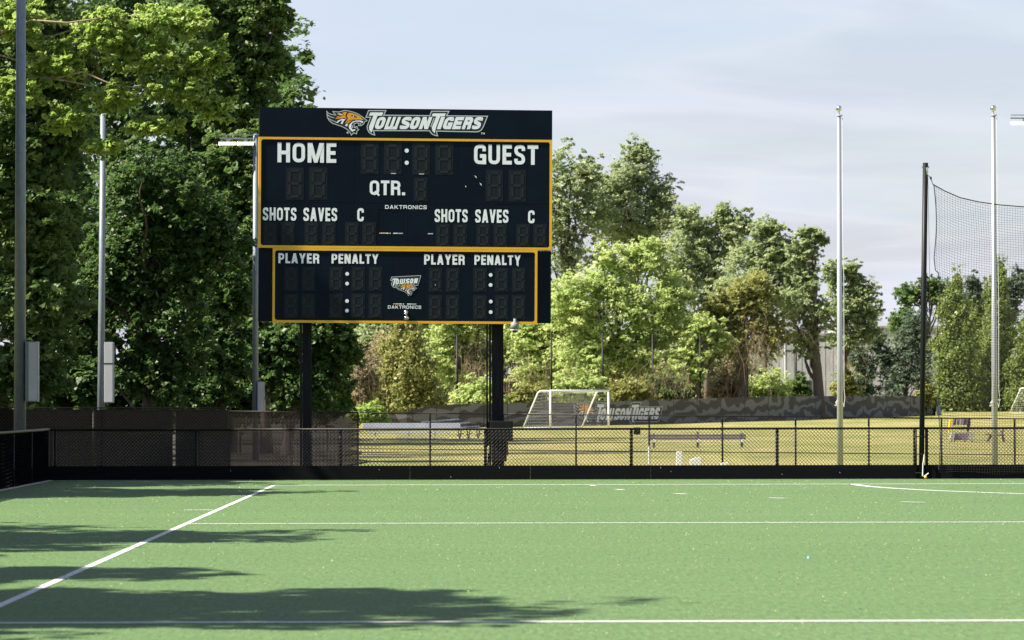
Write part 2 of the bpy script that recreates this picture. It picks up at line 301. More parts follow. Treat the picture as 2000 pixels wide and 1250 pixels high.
# ------------------------------------------------------------------ leaf and tree builders
def unit(a): return a / np.maximum(np.linalg.norm(a, axis=1, keepdims=True), 1e-9)
def leaf_arrays(C, O, S, rng, a=0.45, b=0.45, c=0.8, asp=0.6):
    n = len(C); nr = unit(O * a + np.array([0, 0, b]) + np.array(sdir) * 0.45 * (b > 0.3) + rng.normal(size=(n, 3)) * c)
    t = unit(np.cross(nr, rng.normal(size=(n, 3)))); bt = np.cross(nr, t)
    L = (S * 0.5)[:, None]; W = L * asp
    V = np.empty((n, 4, 3)); V[:, 0] = C - t * L; V[:, 1] = C + bt * W - t * L * 0.15; V[:, 2] = C + t * L; V[:, 3] = C - bt * W - t * L * 0.15
    return V.reshape(-1, 3)
def crown_points(lobes, n_cl, per, rng, csize=0.16, flat=0.7, shell=0.5, droop=0.0):
    lobes = np.array(lobes, dtype=float); w = (lobes[:, 3] * lobes[:, 4] * lobes[:, 5]) ** 0.66; w /= w.sum()
    k = rng.choice(len(lobes), n_cl, p=w); d = unit(rng.normal(size=(n_cl, 3))); rad = (shell + (1 - shell) * rng.random(n_cl) ** 0.6)[:, None]
    rad *= rng.normal(1.0, 0.11, size=(n_cl, 1))
    cc = lobes[k, :3] + d * rad * lobes[k, 3:6]; sz = csize * lobes[k, 3:6].mean(axis=1) * rng.uniform(0.6, 1.5, n_cl)
    m = rng.poisson(per * np.clip(rng.normal(1, 0.35, n_cl), 0.3, 2.0)); idx = np.repeat(np.arange(n_cl), m); n = len(idx)
    if flat < 1:
        bd_ = unit(d * np.array([1, 1, 0.55]) + np.array([0, 0, 0.12]) + rng.normal(size=(n_cl, 3)) * 0.25)
        lat = unit(np.cross(bd_, np.array([0, 0, 1.0]))); t_ = rng.beta(1.6, 1.4, n) * 3.4 - 2.1
        wd = 0.75 * np.clip(1.15 - np.abs(t_ + 0.3) / 2.2, 0.15, 1) * sz[idx]
        off = bd_[idx] * (t_ * sz[idx])[:, None] + lat[idx] * (np.clip(rng.normal(size=n), -1.8, 1.8) * wd)[:, None]
        off[:, 2] += np.clip(rng.normal(size=n), -1.8, 1.8) * wd * flat * 0.55 - (0.10 + droop * 0.35) * np.clip(t_ + 1.2, 0, 3) ** 2 * sz[idx]
    else:
        off = np.clip(rng.normal(size=(n, 3)), -1.7, 1.7) * sz[idx][:, None]; off[:, 2] *= flat
        off += d[idx] * (np.minimum(rng.exponential(0.5, n), 1.4) * sz[idx])[:, None] - d[idx] * (0.4 * sz[idx])[:, None]
    C = cc[idx] + off; O = unit(C - lobes[k[idx], :3]); tone_c = rng.random(n_cl)
    tone = np.clip(0.5 * tone_c[idx] + 0.6 * rng.random(n) - 0.05, 0, 1)
    return C, O, tone, cc
def limb(b, a, e, r0, r1, rng, n=9, wob=0.035, sag=0.12):
    a = Vector(a); e = Vector(e); L = (e - a).length; pts = []; rad = []
    for i in range(n + 1):
        t = i / n; p = a.lerp(e, t); p.z += math.sin(t * math.pi) * L * sag
        if 0 < i < n: p += Vector(rng.normal(size=3)) * L * wob * 0.5
        pts.append(p); rad.append(r0 + (r1 - r0) * t)
    b.tube(pts, rad, 5, caps=False)
def tree(name, label, Y, lobes_px, base_px, leaf_m, n_cl=200, per=120, leaf=0.18, seed=1, cat='tree', group=None, depth=0.9, csize=0.17, flat=0.7, shell=0.5,
         limbs=16, trunk_r=0.22, bark=None, core=0.25, droop=0.0, base_z=None, asp=0.6, orient=(0.35, 0.55, 0.6), limb_r=0.07, lean=1.0, limb_t=0.62):
    rng = np.random.default_rng(seed)
    bx = PX(base_px, Y); bz = ground_z(bx, Y) - 0.05 if base_z is None else base_z
    root = empty(name, (bx, Y, bz)); tag(root, label, cat, group)
    lobes = []
    for lb in lobes_px:
        px, py, rx, ry = lb[:4]; dy_ = lb[4] if len(lb) > 4 else 0.0
        c = P(px, py, Y + dy_); s_ = (Y + dy_) / F
        lobes.append((c.x - bx, dy_, c.z - bz, rx * s_, (rx + ry) * 0.5 * s_ * depth, ry * s_))
    base_l = list(lobes)
    for l in base_l:      # smaller boughs round each mass of the crown
        for _ in range(5):
            d = rng.normal(size=3); d /= np.linalg.norm(d); k = rng.uniform(0.32, 0.55)
            lobes.append((l[0] + d[0] * l[3] * 0.85, l[1] + d[1] * l[4] * 0.85, l[2] + d[2] * l[5] * 0.85, l[3] * k, l[4] * k, l[5] * k * 0.8))
    C, O, tone, cc = crown_points(lobes, int(n_cl * 2.4), per * 0.46, rng, csize * 1.0, flat, shell, droop)
    S = leaf * np.clip(rng.lognormal(-0.05, 0.33, len(C)), 0.45, 2.0)
    if core:     # larger, darker-toned leaves added in the heart of the crown to block light
        nc = int(len(C) * core * 0.4); Ls = np.array(base_l); k = rng.integers(0, len(Ls), nc)
        d = unit(rng.normal(size=(nc, 3))) * (rng.random(nc) ** 0.5 * 0.72)[:, None]
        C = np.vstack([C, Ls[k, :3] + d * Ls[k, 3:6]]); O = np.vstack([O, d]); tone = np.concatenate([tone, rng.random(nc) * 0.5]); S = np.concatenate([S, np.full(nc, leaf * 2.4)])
    zok = C[:, 2] > 0.05; C = C[zok]; O = O[zok]; S = S[zok]; tone = tone[zok]
    V = leaf_arrays(C, O, S, rng, *orient, asp=asp); n = len(C)
    npmesh('crown', V, np.arange(n * 4).reshape(-1, 4), leaf_m, root, np.repeat(tone, 4))
    if trunk_r:
        b = MB(); lobes = base_l; top = np.array(lobes)[:, 2].max(); cx = float(np.mean([l[0] for l in lobes])); cy = float(np.mean([l[1] for l in lobes]))
        pts = []; rad = []
        for i in range(8):
            t = i / 7; pts.append(Vector((lean * cx * t ** 1.4 + rng.normal() * 0.12 * t, cy * t, -0.1 + top * t))); rad.append(trunk_r * (1.25 if i == 0 else 1 - 0.8 * t))
        b.tube(pts, rad, 8, caps=False)
        sel = rng.choice(len(cc), min(limbs, len(cc)), replace=False)
        for j in sel:
            e = cc[j]; t = min(0.85, max(0.15, (e[2] * limb_t) / max(top, 0.1))); q = pts[int(t * 7)]
            limb(b, q, e, limb_r * trunk_r / 0.22, 0.015, rng)
        b.build('trunk', bark or M_bark, root, smooth=True)
    return root

# ---- left wood
WOOD = 'trees of the dark wood on the left'
tree('tree', 'tall dark tree behind the near light pole at the left edge', 112, [(40, 60, 150, 170), (20, 330, 130, 180), (70, 560, 110, 170), (40, 730, 120, 90), (110, 250, 90, 120)], 30, L_mid, 420, 125, 0.155, 11, group=WOOD, csize=0.14)
tree('tree', 'lime green tree with bare pale limbs overhanging top left', 98, [(330, 40, 90, 40), (410, 110, 50, 45), (280, 110, 80, 35), (350, 175, 70, 35), (200, 60, 70, 45), (230, 190, 60, 30), (110, 120, 60, 45), (30, 40, 70, 45), (40, 170, 60, 40), (300, 245, 60, 25), (420, 215, 45, 30), (200, 285, 50, 22), (130, 230, 50, 30)], -420, L_lime, 620, 105, 0.105, 12, group=WOOD, csize=0.115, core=0.06, limbs=6, bark=M_twig, trunk_r=0.2, shell=0.3, limb_r=0.045, lean=0.15, limb_t=0.93)
tree('tree', 'dark feathery tree hanging low between the two left light poles', 129, [(300, 400, 130, 130), (330, 590, 110, 130), (230, 520, 90, 120), (400, 460, 85, 100), (300, 720, 90, 80), (160, 650, 70, 120)], 290, L_dark, 430, 125, 0.14, 13, group=WOOD, csize=0.125, droop=0.5)
tree('tree', 'tall tree against the sky above the scoreboard corner', 150, [(480, 60, 75, 110), (530, 20, 40, 60), (525, 110, 45, 45), (465, 200, 85, 75), (555, 215, 42, 22), (400, 60, 80, 100)], 450, L_mid, 430, 120, 0.16, 14, group=WOOD, csize=0.13, shell=0.35, core=0.15, limbs=26)
tree('tree', 'sunlit mid green tree behind the lamp of the third light pole', 146, [(480, 330, 80, 90), (430, 330, 50, 60), (450, 400, 50, 60), (560, 330, 90, 120), (470, 470, 70, 100), (600, 520, 80, 110), (520, 610, 60, 80)], 520, L_mid, 380, 110, 0.17, 15, group=WOOD, csize=0.15)
tree('tree', 'dark tree reaching right under the scoreboard past its left post', 142, [(600, 670, 85, 50), (660, 680, 50, 45), (590, 750, 70, 60), (530, 700, 70, 70), (640, 640, 60, 40)], 560, L_dark, 300, 110, 0.15, 16, group=WOOD, csize=0.16, droop=0.5)
tree('tree', 'dark leafy tree behind the black slatted fence and second light pole', 138, [(420, 690, 80, 80), (360, 760, 90, 50), (440, 560, 60, 70), (200, 760, 90, 50)], 400, L_dark, 300, 110, 0.15, 17, group=WOOD, csize=0.16, droop=0.4)
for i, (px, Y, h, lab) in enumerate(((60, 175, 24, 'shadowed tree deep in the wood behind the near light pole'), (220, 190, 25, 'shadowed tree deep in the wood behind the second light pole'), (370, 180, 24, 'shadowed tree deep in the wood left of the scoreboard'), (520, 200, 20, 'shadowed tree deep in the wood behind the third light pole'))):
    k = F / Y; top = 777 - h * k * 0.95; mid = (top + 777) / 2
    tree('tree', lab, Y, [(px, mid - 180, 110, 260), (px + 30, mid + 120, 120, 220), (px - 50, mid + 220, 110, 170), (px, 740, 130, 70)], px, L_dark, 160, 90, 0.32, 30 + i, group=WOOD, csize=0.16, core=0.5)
# trees beside the pitch, left of the view: they throw the shadows on the turf
SIDE = 'trees beside the pitch whose shadows fall on the turf'
def side_tree(x, y, h, r, seed, leaf_m=L_mid, n=150):
    rng = np.random.default_rng(seed); root = empty('tree', (x, y, -0.05)); tag(root, 'tree standing left of the pitch that shades the turf', 'tree', SIDE)
    lobes = [(0, 0, h * 0.62, r, r, h * 0.36), (r * 0.3, r * 0.3, h * 0.45, r * 0.9, r, h * 0.25), (-r * 0.2, -r * 0.4, h * 0.5, r, r * 0.8, h * 0.25), (0, 0, h * 0.80, r * 0.85, r * 0.85, h * 0.17), (r * 0.2, 0, h * 0.66, r * 0.9, r * 0.9, h * 0.2)]
    C, O, tone, cc = crown_points(lobes, n, 110, rng, 0.17, 0.7, 0.2); S = 0.36 * rng.uniform(0.7, 1.4, len(C))
    npmesh('crown', leaf_arrays(C, O, S, rng), np.arange(len(C) * 4).reshape(-1, 4), leaf_m, root, np.repeat(tone, 4))
    b = MB(); b.tube([(0, 0, -0.1), (0.1, 0, h * 0.3), (0, 0.1, h * 0.7)], [0.3, 0.22, 0.08], 8, caps=False)
    for j in rng.choice(len(cc), 12, replace=False): limb(b, (0, 0, h * 0.3), cc[j], 0.09, 0.02, rng)
    b.build('trunk', M_bark, root, smooth=True)
side_tree(-14.8, 39.0, 10.2, 3.0, 49, L_mid, 70); side_tree(-13.4, 28.8, 14.5, 3.9, 41); side_tree(-14.5, 23.5, 12.2, 3.6, 42); side_tree(-14.0, 45.0, 11.4, 4.4, 43); side_tree(-13.8, 67.5, 11.0, 3.4, 44); side_tree(-14.5, 35.2, 11.5, 3.3, 45); side_tree(-15.0, 75.0, 11.5, 3.0, 46); side_tree(-16, 19, 13, 4, 47); side_tree(-15.6, 79.9, 18.5, 2.8, 48)
for i, (x, y, h) in enumerate(((-22, 34, 17), (-22, 46, 15), (-23, 58, 12), (-22, 70, 15), (-24, 84, 16))): side_tree(x, y, h, 4.5, 60 + i, L_dark, 80)
for i, (x, y, h) in enumerate(((-24, 112, 17), (-27, 125, 19), (-26, 140, 20), (-29, 156, 21), (-33, 172, 22))): side_tree(x, y, h, 5.0, 50 + i, L_dark, 80)
for o in COL.objects:
    if o.get('group') == SIDE and o.location.y > 100: tag(o, 'tree of the wood beyond the left edge of the picture', 'tree', 'trees of the wood left of the view')

# ---- far trees
FARG = 'trees behind the striped banner fence'
far = [
 ('tall far tree rising beside the right edge of the scoreboard', 385, [(1095, 330, 45, 60), (1165, 430, 45, 60), (1110, 500, 60, 60), (1130, 380, 55, 70), (1090, 430, 60, 80), (1150, 340, 32, 50), (1060, 420, 60, 90)], 1100, L_far, 150, 90),
 ('tallest round far tree right of the scoreboard', 390, [(1240, 345, 65, 62), (1190, 390, 55, 60), (1290, 400, 50, 60), (1240, 440, 90, 70), (1250, 300, 35, 25)], 1240, L_far, 210, 100),
 ('broad far tree sloping down right of the tallest one', 380, [(1370, 460, 60, 55), (1330, 520, 60, 80), (1420, 470, 55, 60), (1380, 560, 80, 90), (1412, 420, 24, 38), (1440, 440, 40, 35), (1345, 430, 30, 40)], 1380, L_far, 210, 95),
 ('far tree above the grey building roof, right shoulder of the wood', 372, [(1480, 490, 50, 55), (1520, 500, 35, 60), (1500, 450, 40, 30), (1548, 490, 28, 40), (1460, 570, 70, 80), (1540, 560, 40, 70)], 1490, L_far, 170, 90),
 ('pale bright tree in front of the far wood, right of the scoreboard', 318, [(1190, 545, 70, 70), (1260, 500, 55, 45), (1130, 600, 65, 80), (1240, 610, 90, 90), (1150, 690, 80, 70), (1310, 590, 45, 80), (1250, 700, 80, 70)], 1200, L_bright, 330, 105),
 ('bright tree with layered boughs right of the pale bright one', 316, [(1370, 640, 45, 30), (1400, 665, 40, 25), (1350, 690, 40, 40), (1330, 730, 50, 40)], 1365, L_bright, 110, 75),
 ('yellow green vine covered tree left of the ivy trunk', 320, [(1440, 590, 45, 50), (1480, 570, 40, 60), (1430, 650, 45, 50), (1500, 640, 45, 60), (1400, 610, 30, 40)], 1450, L_olive, 150, 85),
 ('slender tree with dark ivy covered trunk left of the first flagpole', 322, [(1580, 455, 35, 18), (1575, 485, 30, 32), (1555, 505, 28, 28), (1605, 470, 22, 15), (1580, 540, 40, 35), (1550, 590, 45, 45), (1610, 620, 40, 45), (1570, 660, 40, 40)], 1600, L_far, 130, 80),
 ('tree seen on both sides of the first flagpole', 326, [(1660, 530, 25, 30), (1630, 540, 28, 45), (1690, 570, 35, 30), (1670, 560, 25, 40), (1680, 610, 45, 50), (1650, 600, 45, 45), (1700, 610, 25, 25), (1690, 650, 35, 30), (1640, 660, 35, 35)], 1640, L_far, 140, 85),
 ('round far tree behind the black net pole', 430, [(1775, 580, 40, 32), (1820, 565, 45, 25), (1855, 590, 40, 35), (1760, 630, 35, 40), (1900, 600, 50, 30)], 1800, L_mid, 140, 80),
 ('wispy grey green tree above the hedge at the right edge', 400, [(1985, 560, 30, 40), (1900, 560, 22, 30), (1960, 600, 40, 50)], 1970, L_pine, 90, 70),
 ('bright green tree under the scoreboard between cedar and right post', 330, [(890, 640, 50, 50), (870, 700, 40, 60), (930, 620, 45, 40), (990, 640, 50, 40), (900, 750, 30, 40)], 890, L_bright, 170, 85),
 ('far tree filling the gap under the middle of the scoreboard', 350, [(740, 640, 60, 60), (700, 700, 50, 60), (820, 620, 60, 60)], 740, L_far, 120, 80),
 ('green tree with mottled leaves beside the right scoreboard post', 322, [(1030, 660, 50, 45), (1080, 690, 50, 50), (1040, 730, 50, 45), (1090, 630, 50, 50)], 1050, L_bright, 170, 85),
]
for i, (lab, Y, lobes, bpx, lm, ncl, per) in enumerate(far):
    tree('tree', lab, Y, lobes, bpx, lm, int(ncl * 1.22), per, 0.27 if Y > 340 else 0.235, 100 + i, group=FARG, csize=0.185, shell=0.45, core=0.22, limbs=14, trunk_r=0.28 if 'ivy' not in lab else 0.5, limb_r=0.1)
for i, (px, top, lab) in enumerate(((690, 560, 'distant tree behind the left scoreboard post'), (850, 560, 'distant tree behind the cedar'), (1000, 540, 'distant tree behind the right scoreboard post'), (1140, 600, 'distant tree behind the pale bright tree'), (1290, 600, 'distant tree behind the layered tree'), (1400, 640, 'distant low tree left of the grey building'))):
    tree('tree', lab, 425, [(px, top + 70, 90, 80), (px + 50, top + 140, 70, 70), (px - 50, top + 150, 80, 70), (px, 760, 100, 40)], px, L_far, 150, 70, 0.42, 160 + i, group=FARG, csize=0.2, core=0.6, limbs=5, trunk_r=0.3)
CON = 'evergreens right of the banner fence'
def conifer(label, Y, px, top, bot, half, lm, seed, n=260, per=70, leaf=0.26):
    lobes = []; m = 7
    for k in range(m):
        t = k / (m - 1); lobes.append((px + math.sin(k * 2.3 + seed) * half * 0.12, bot - (bot - top) * (0.08 + 0.84 * t), half * (1.0 - 0.80 * t ** 1.3), (bot - top) * 0.14))
    return tree('evergreen_tree', label, Y, lobes, px, lm, n, per, leaf, seed, cat='tree', group=CON, csize=0.2, flat=1.3, shell=0.75, core=0.6, limbs=6, trunk_r=0.2, orient=(0.9, 0.2, 0.6))
conifer('wide arborvitae just right of the black net pole', 392, 1868, 540, 812, 62, L_cedar, 200)
conifer('arborvitae directly behind the second flagpole', 396, 1950, 520, 812, 56, L_cedar, 201)
conifer('arborvitae cut off by the right picture edge', 390, 2015, 585, 812, 56, L_cedar, 202, 180)
conifer('arborvitae filling the gap between the two flanking the second flagpole', 405, 1910, 570, 812, 45, L_cedar, 204, 200)
conifer('olive brown cedar under the scoreboard between its posts', 300, 790, 610, 815, 72, L_olive, 203, 300, 75, 0.22)
PINE = 'dark pines behind the banner'
for i, (lab, lobes, b0) in enumerate((('dark blue green pine right of the first flagpole', [(1690, 720, 30, 40), (1680, 760, 40, 30), (1670, 690, 20, 25), (1710, 670, 18, 22)], 1690), ('tall shaggy pine touching the black net pole', [(1770, 680, 40, 50), (1750, 740, 50, 45), (1790, 640, 30, 50), (1800, 720, 35, 60), (1730, 700, 25, 35)], 1770))):
    tree('pine_tree', lab, 352, lobes, b0, L_pine, 170, 75, 0.26, 210 + i, group=PINE, csize=0.2, flat=0.5, limbs=14, asp=0.35)
# shrubs
SHR = 'shrubs along the far fence'
shr = [('tan dry scrub left of the cedar', 700, 730, 40, 60, 290, L_tan), ('lime shrub at the left end of the banner', 722, 805, 35, 22, 255, L_lime), ('tan brown bush between banner and cedar', 745, 690, 28, 50, 310, L_tan),
       ('grassy green bush behind the right scoreboard post', 935, 765, 45, 35, 298, L_bright), ('brushy bush behind the left side of the near goal', 1040, 770, 45, 25, 300, L_olive), ('green bush above the near goal crossbar', 1130, 755, 50, 30, 304, L_bright),
       ('olive bush right of the near goal', 1230, 760, 45, 30, 308, L_olive), ('dark bush above the white banner lettering', 1300, 755, 40, 35, 310, L_mid), ('tan brush heap above the striped banner', 1420, 745, 35, 45, 322, L_tan),
       ('green bush left of the ivy trunk foot', 1500, 750, 45, 35, 324, L_bright), ('low bush right of the ivy trunk foot', 1560, 755, 25, 28, 332, L_mid), ('yellow green bush behind the first flagpole', 1650, 745, 28, 40, 338, L_olive),
       ('low olive bush beside the net pole foot', 1810, 770, 20, 25, 350, L_olive)]
for i, (lab, px, py, rx, ry, Y, lm) in enumerate(shr):
    tree('shrub', lab, Y, [(px, py, rx, ry), (px + rx * 0.5, py + ry * 0.4, rx * 0.7, ry * 0.6), (px - rx * 0.5, py + ry * 0.4, rx * 0.7, ry * 0.7)], px, lm, 60, 80, 0.2, 300 + i, cat='shrub', group=SHR, csize=0.25, trunk_r=0.05, limbs=10, limb_r=0.1, core=0.3)
UND = 'dark undergrowth bushes behind the left fences'
for i, (px, Y, w) in enumerate(((20, 118, 80), (130, 120, 70), (250, 132, 90), (350, 146, 80), (470, 150, 70), (560, 150, 60), (640, 152, 45))):
    tree('shrub', ['dark bush behind the near light pole foot', 'dark bush left of the second light pole foot', 'dark bush right of the second light pole foot', 'dark bush behind the slatted fence middle', 'dark bush left of the third light pole foot', 'dark bush behind the brown screen, beside the left scoreboard post', 'dark bush behind the right end of the brown screen'][i],
         Y, [(px, 770, w, 45), (px + w * 0.5, 740, w * 0.6, 50), (px - w * 0.4, 790, w * 0.6, 40)], px, L_dark, 70, 90, 0.2, 330 + i, cat='shrub', group=UND, csize=0.25, trunk_r=0.05, limbs=6, core=0.5)
for i, (px, lab) in enumerate(((40, 'distant dark thicket seen under the wood at the left edge'), (180, 'distant dark thicket behind the second light pole'), (320, 'distant dark thicket behind the slatted fence'), (450, 'distant dark thicket left of the third light pole'), (570, 'distant dark thicket behind the brown screen'))):
    tree('shrub', lab, 225 + i * 3, [(px, 770, 90, 45), (px + 50, 790, 60, 30), (px - 50, 790, 60, 30)], px, L_dark, 70, 70, 0.34, 350 + i, cat='shrub', group=UND, csize=0.25, trunk_r=0.05, limbs=5, core=0.8)
# dry vines
rng = np.random.default_rng(77); b = MB()
for (px, py, w, h, Y, n) in ((930, 720, 45, 70, 308, 130), (1010, 740, 60, 60, 305, 120), (1110, 730, 50, 60, 306, 60), (1300, 740, 60, 60, 308, 140), (1470, 700, 45, 90, 316, 200), (1560, 640, 40, 60, 320, 70), (1640, 690, 35, 60, 330, 60), (700, 720, 40, 60, 288, 70), (1420, 760, 40, 30, 318, 60)):
    for k in range(int(n * 0.6)):
        a = P(px + rng.normal() * w * 0.5, py - abs(rng.normal()) * h * 0.5, Y + rng.uniform(-2, 2)); L = rng.uniform(1.0, 4.0)
        pts = []; dxr = rng.normal() * 0.35; dyr = rng.normal() * 0.2
        for i in range(5):
            t = i / 4; pts.append(a + Vector((dxr * L * t + rng.normal() * 0.12, dyr * L * t, -L * t * 0.9 + math.sin(t * 3) * 0.3)))
        b.tube(pts, rng.uniform(0.006, 0.016), 3, caps=False)
tag(b.build('dry_vines', M_vine), 'brown dry vines tangled over the far shrubs', 'vines', kind='stuff')

# ------------------------------------------------------------------ grey building
Yb = 450; bl = P(1405, 790, Yb); a = P(1405, 668, Yb)
bd = empty('building', (P(1560, 700, Yb).x, Yb, 0)); tag(bd, 'pale grey building wall half hidden behind trees and pines', 'building')
M_bwall = mat('building_wall', (0.36, 0.365, 0.39), 0.8, var=0.06, scale=0.4); M_btrim = mat('building_trim', (0.30, 0.29, 0.28), 0.7); M_bwin = mat('building_glass', (0.05, 0.06, 0.07), 0.15)
ox = bd.location.x
def bx(px, py): p = P(px, py, Yb); return (p.x - ox, p.z)
for (x0, y0, x1, y1, dpt) in ((1640, 641, 1905, 800, 0.0), (1535, 655, 1639, 800, 1.2), (1400, 668, 1534, 800, 2.4)):
    q0 = bx(x0, y1); q1 = bx(x1, y0); w = MB(); w.box((q0[0], dpt, q0[1] - 1), (q1[0], dpt + 14, q1[1])); wl = w.build('wall', M_bwall, bd)
    t = MB(); t.box((q0[0], dpt - 0.15, q1[1] + 0.003), (q1[0], dpt + 14.1, q1[1] + 0.28)); t.build('roof_trim', M_btrim, bd)
    k = 0; xx = q0[0] + 1.6
    while xx < q1[0] - 1.5:
        t = MB(); t.box((xx, dpt - 0.05, 2.0), (xx + 1.5, dpt - 0.003, 3.6)); t.build('window', M_bwin, bd); xx += 3.6
    t = MB(); xx = q0[0] + 0.05
    while xx < q1[0]:
        t.box((xx, dpt - 0.03, q0[1] - 1), (xx + 0.06, dpt - 0.002, q1[1])); xx += 0.9
    tag(t.build('wall_rib', M_bwall, bd), kind='stuff')

# ------------------------------------------------------------------ lettering
def fillet(path, r, closed=False, n=5):
    out = []; m = len(path)
    for i, p in enumerate(path):
        if not closed and i in (0, m - 1): out.append(p); continue
        a = np.array(path[i - 1], float); q = np.array(p, float); c = np.array(path[(i + 1) % m], float)
        la = np.linalg.norm(a - q); lc = np.linalg.norm(c - q); rr_ = min(r, la * 0.5, lc * 0.5)
        s_ = q + (a - q) / la * rr_; e_ = q + (c - q) / lc * rr_
        for k in range(n + 1):
            t = k / n; out.append(tuple((1 - t) ** 2 * s_ + 2 * t * (1 - t) * q + t * t * e_))
    res = []
    for p in out:
        if not res or math.hypot(p[0] - res[-1][0], p[1] - res[-1][1]) > 1e-4: res.append(p)
    if closed and math.hypot(res[0][0] - res[-1][0], res[0][1] - res[-1][1]) < 1e-4: res.pop()
    return res
def stroke_quads(path, w, closed=False):
    p = [np.array(x, float) for x in path]; m = len(p); L = []; Rr = []
    for i in range(m):
        a = p[i - 1] if (i > 0 or closed) else None; c = p[(i + 1) % m] if (i < m - 1 or closed) else None
        d1 = (p[i] - a) / max(1e-9, np.linalg.norm(p[i] - a)) if a is not None else None; d2 = (c - p[i]) / max(1e-9, np.linalg.norm(c - p[i])) if c is not None else None
        if d1 is None: d1 = d2
        if d2 is None: d2 = d1
        n1 = np.array((-d1[1], d1[0])); n2 = np.array((-d2[1], d2[0])); nn = n1 + n2; ln = np.linalg.norm(nn); nn = n1 if ln < 1e-6 else nn / ln
        k = 1 / max(0.45, float(nn @ n1)); L.append(p[i] + nn * w / 2 * k); Rr.append(p[i] - nn * w / 2 * k)
    segs = range(m if closed else m - 1)
    return [[tuple(L[i]), tuple(Rr[i]), tuple(Rr[(i + 1) % m]), tuple(L[(i + 1) % m])] for i in segs]
def glyph(ch, W, t):
    h = t / 2; L, Rt, B, T = h, W - h, h, 1 - h; r = min(0.3, W * 0.48)
    S = lambda *p: ('s', list(p), False); FL = lambda *p: ('s', fillet(list(p), r), False)
    if ch == 'H': return [S((L, 0), (L, 1)), S((Rt, 0), (Rt, 1)), S((L, .5), (Rt, .5))]
    if ch == 'O': return [('s', fillet([(L, B), (Rt, B), (Rt, T), (L, T)], r, True), True)]
    if ch == 'Q': return [('s', fillet([(L, B), (Rt, B), (Rt, T), (L, T)], r, True), True), ('p', [(W * .48, .2), (W * .62, .3), (W * 1.06, .02), (W * .94, -.08)])]
    if ch == 'M': return [S((L, 0), (L, 1)), S((Rt, 0), (Rt, 1)), ('p', [(0, 1), (t * 1.2, 1), (W / 2 + t * .42, 0), (W / 2 - t * .42, 0)]), ('p', [(W, 1), (W - t * 1.2, 1), (W / 2 - t * .42, 0), (W / 2 + t * .42, 0)])]
    if ch == 'E': return [S((L, 0), (L, 1)), S((L, T), (W, T)), S((L, .5), (W * .92, .5)), S((L, B), (W, B))]
    if ch == 'G': return [FL((Rt, .66), (Rt, T), (L, T), (L, B), (Rt, B), (Rt, .4)), S((W * .5, .42), (W, .42)), S((Rt + h * .1, 0), (Rt + h * .1, .45))]
    if ch == 'U': return [FL((L, 1), (L, B), (Rt, B), (Rt, 1))]
    if ch == 'S': return [FL((Rt, .70), (Rt, T), (L, T), (L, .57), (Rt, .43), (Rt, B), (L, B), (L, .30))]
    if ch == 'T': return [S((W / 2, 0), (W / 2, 1)), S((0, T), (W, T))]
    if ch == 'R': return [S((L, 0), (L, 1)), FL((L, T), (Rt, T), (Rt, .48), (L, .48)), FL((W * .5, .48), (Rt - h * .2, .46), (Rt, 0))]
    if ch == 'P': return [S((L, 0), (L, 1)), FL((L, T), (Rt, T), (Rt, .44), (L, .44))]
    if ch == 'A': return [('p', [(W / 2 - t * .58, 1), (W / 2 + t * .58, 1), (t, 0), (0, 0)]), ('p', [(W / 2 + t * .58, 1), (W / 2 - t * .58, 1), (W - t, 0), (W, 0)]), S((W * .22, .27), (W * .78, .27))]
    if ch == 'V': return [('p', [(W / 2 - t * .52, 0), (W / 2 + t * .52, 0), (t, 1), (0, 1)]), ('p', [(W / 2 + t * .52, 0), (W / 2 - t * .52, 0), (W - t, 1), (W, 1)])]
    if ch == 'C': return [FL((Rt, .66), (Rt, T), (L, T), (L, B), (Rt, B), (Rt, .34))]
    if ch == 'L': return [S((L, 0), (L, 1)), S((L, B), (W, B))]
    if ch == 'Y': return [('p', [(0, 1), (t * 1.05, 1), (W / 2 + h, .4), (W / 2 - h, .4)]), ('p', [(W, 1), (W - t * 1.05, 1), (W / 2 - h, .4), (W / 2 + h, .4)]), S((W / 2, 0), (W / 2, .44))]
    if ch == 'N': return [S((L, 0), (L, 1)), S((Rt, 0), (Rt, 1)), ('p', [(0, 1), (t * 1.15, 1), (W, 0), (W - t * 1.15, 0)])]
    if ch == 'D': return [S((L, 0), (L, 1)), FL((L, T), (Rt, T), (Rt, B), (L, B))]
    if ch == 'K': return [S((L, 0), (L, 1)), ('p', [(t, .38), (t, .6), (W - t * 1.2, 1), (W, 1)]), ('p', [(t * .9, .5), (W * .45, .62), (W, 0), (W - t * 1.2, 0)])]
    if ch == 'I': return [S((L, 0), (L, 1))]
    if ch == 'W': return [('p', [(0, 1), (t, 1), (W * .32, 0), (W * .18, 0)]), ('p', [(W * .5 - h, 1), (W * .5 + h, 1), (W * .32, 0), (W * .18, 0)]), ('p', [(W * .5 - h, 1), (W * .5 + h, 1), (W * .82, 0), (W * .68, 0)]), ('p', [(W, 1), (W - t, 1), (W * .68, 0), (W * .82, 0)])]
    if ch == '.': return [('p', [(0, 0), (t * 1.05, 0), (t * 1.05, t * 1.05), (0, t * 1.05)])]
    return []
WID = dict(H=.61, O=.62, M=.80, E=.48, G=.62, U=.61, S=.57, T=.55, Q=.62, R=.61, P=.57, A=.64, V=.62, C=.58, L=.46, Y=.64, N=.62, D=.61, K=.63, I=.19, W=.9); WID['.'] = .2
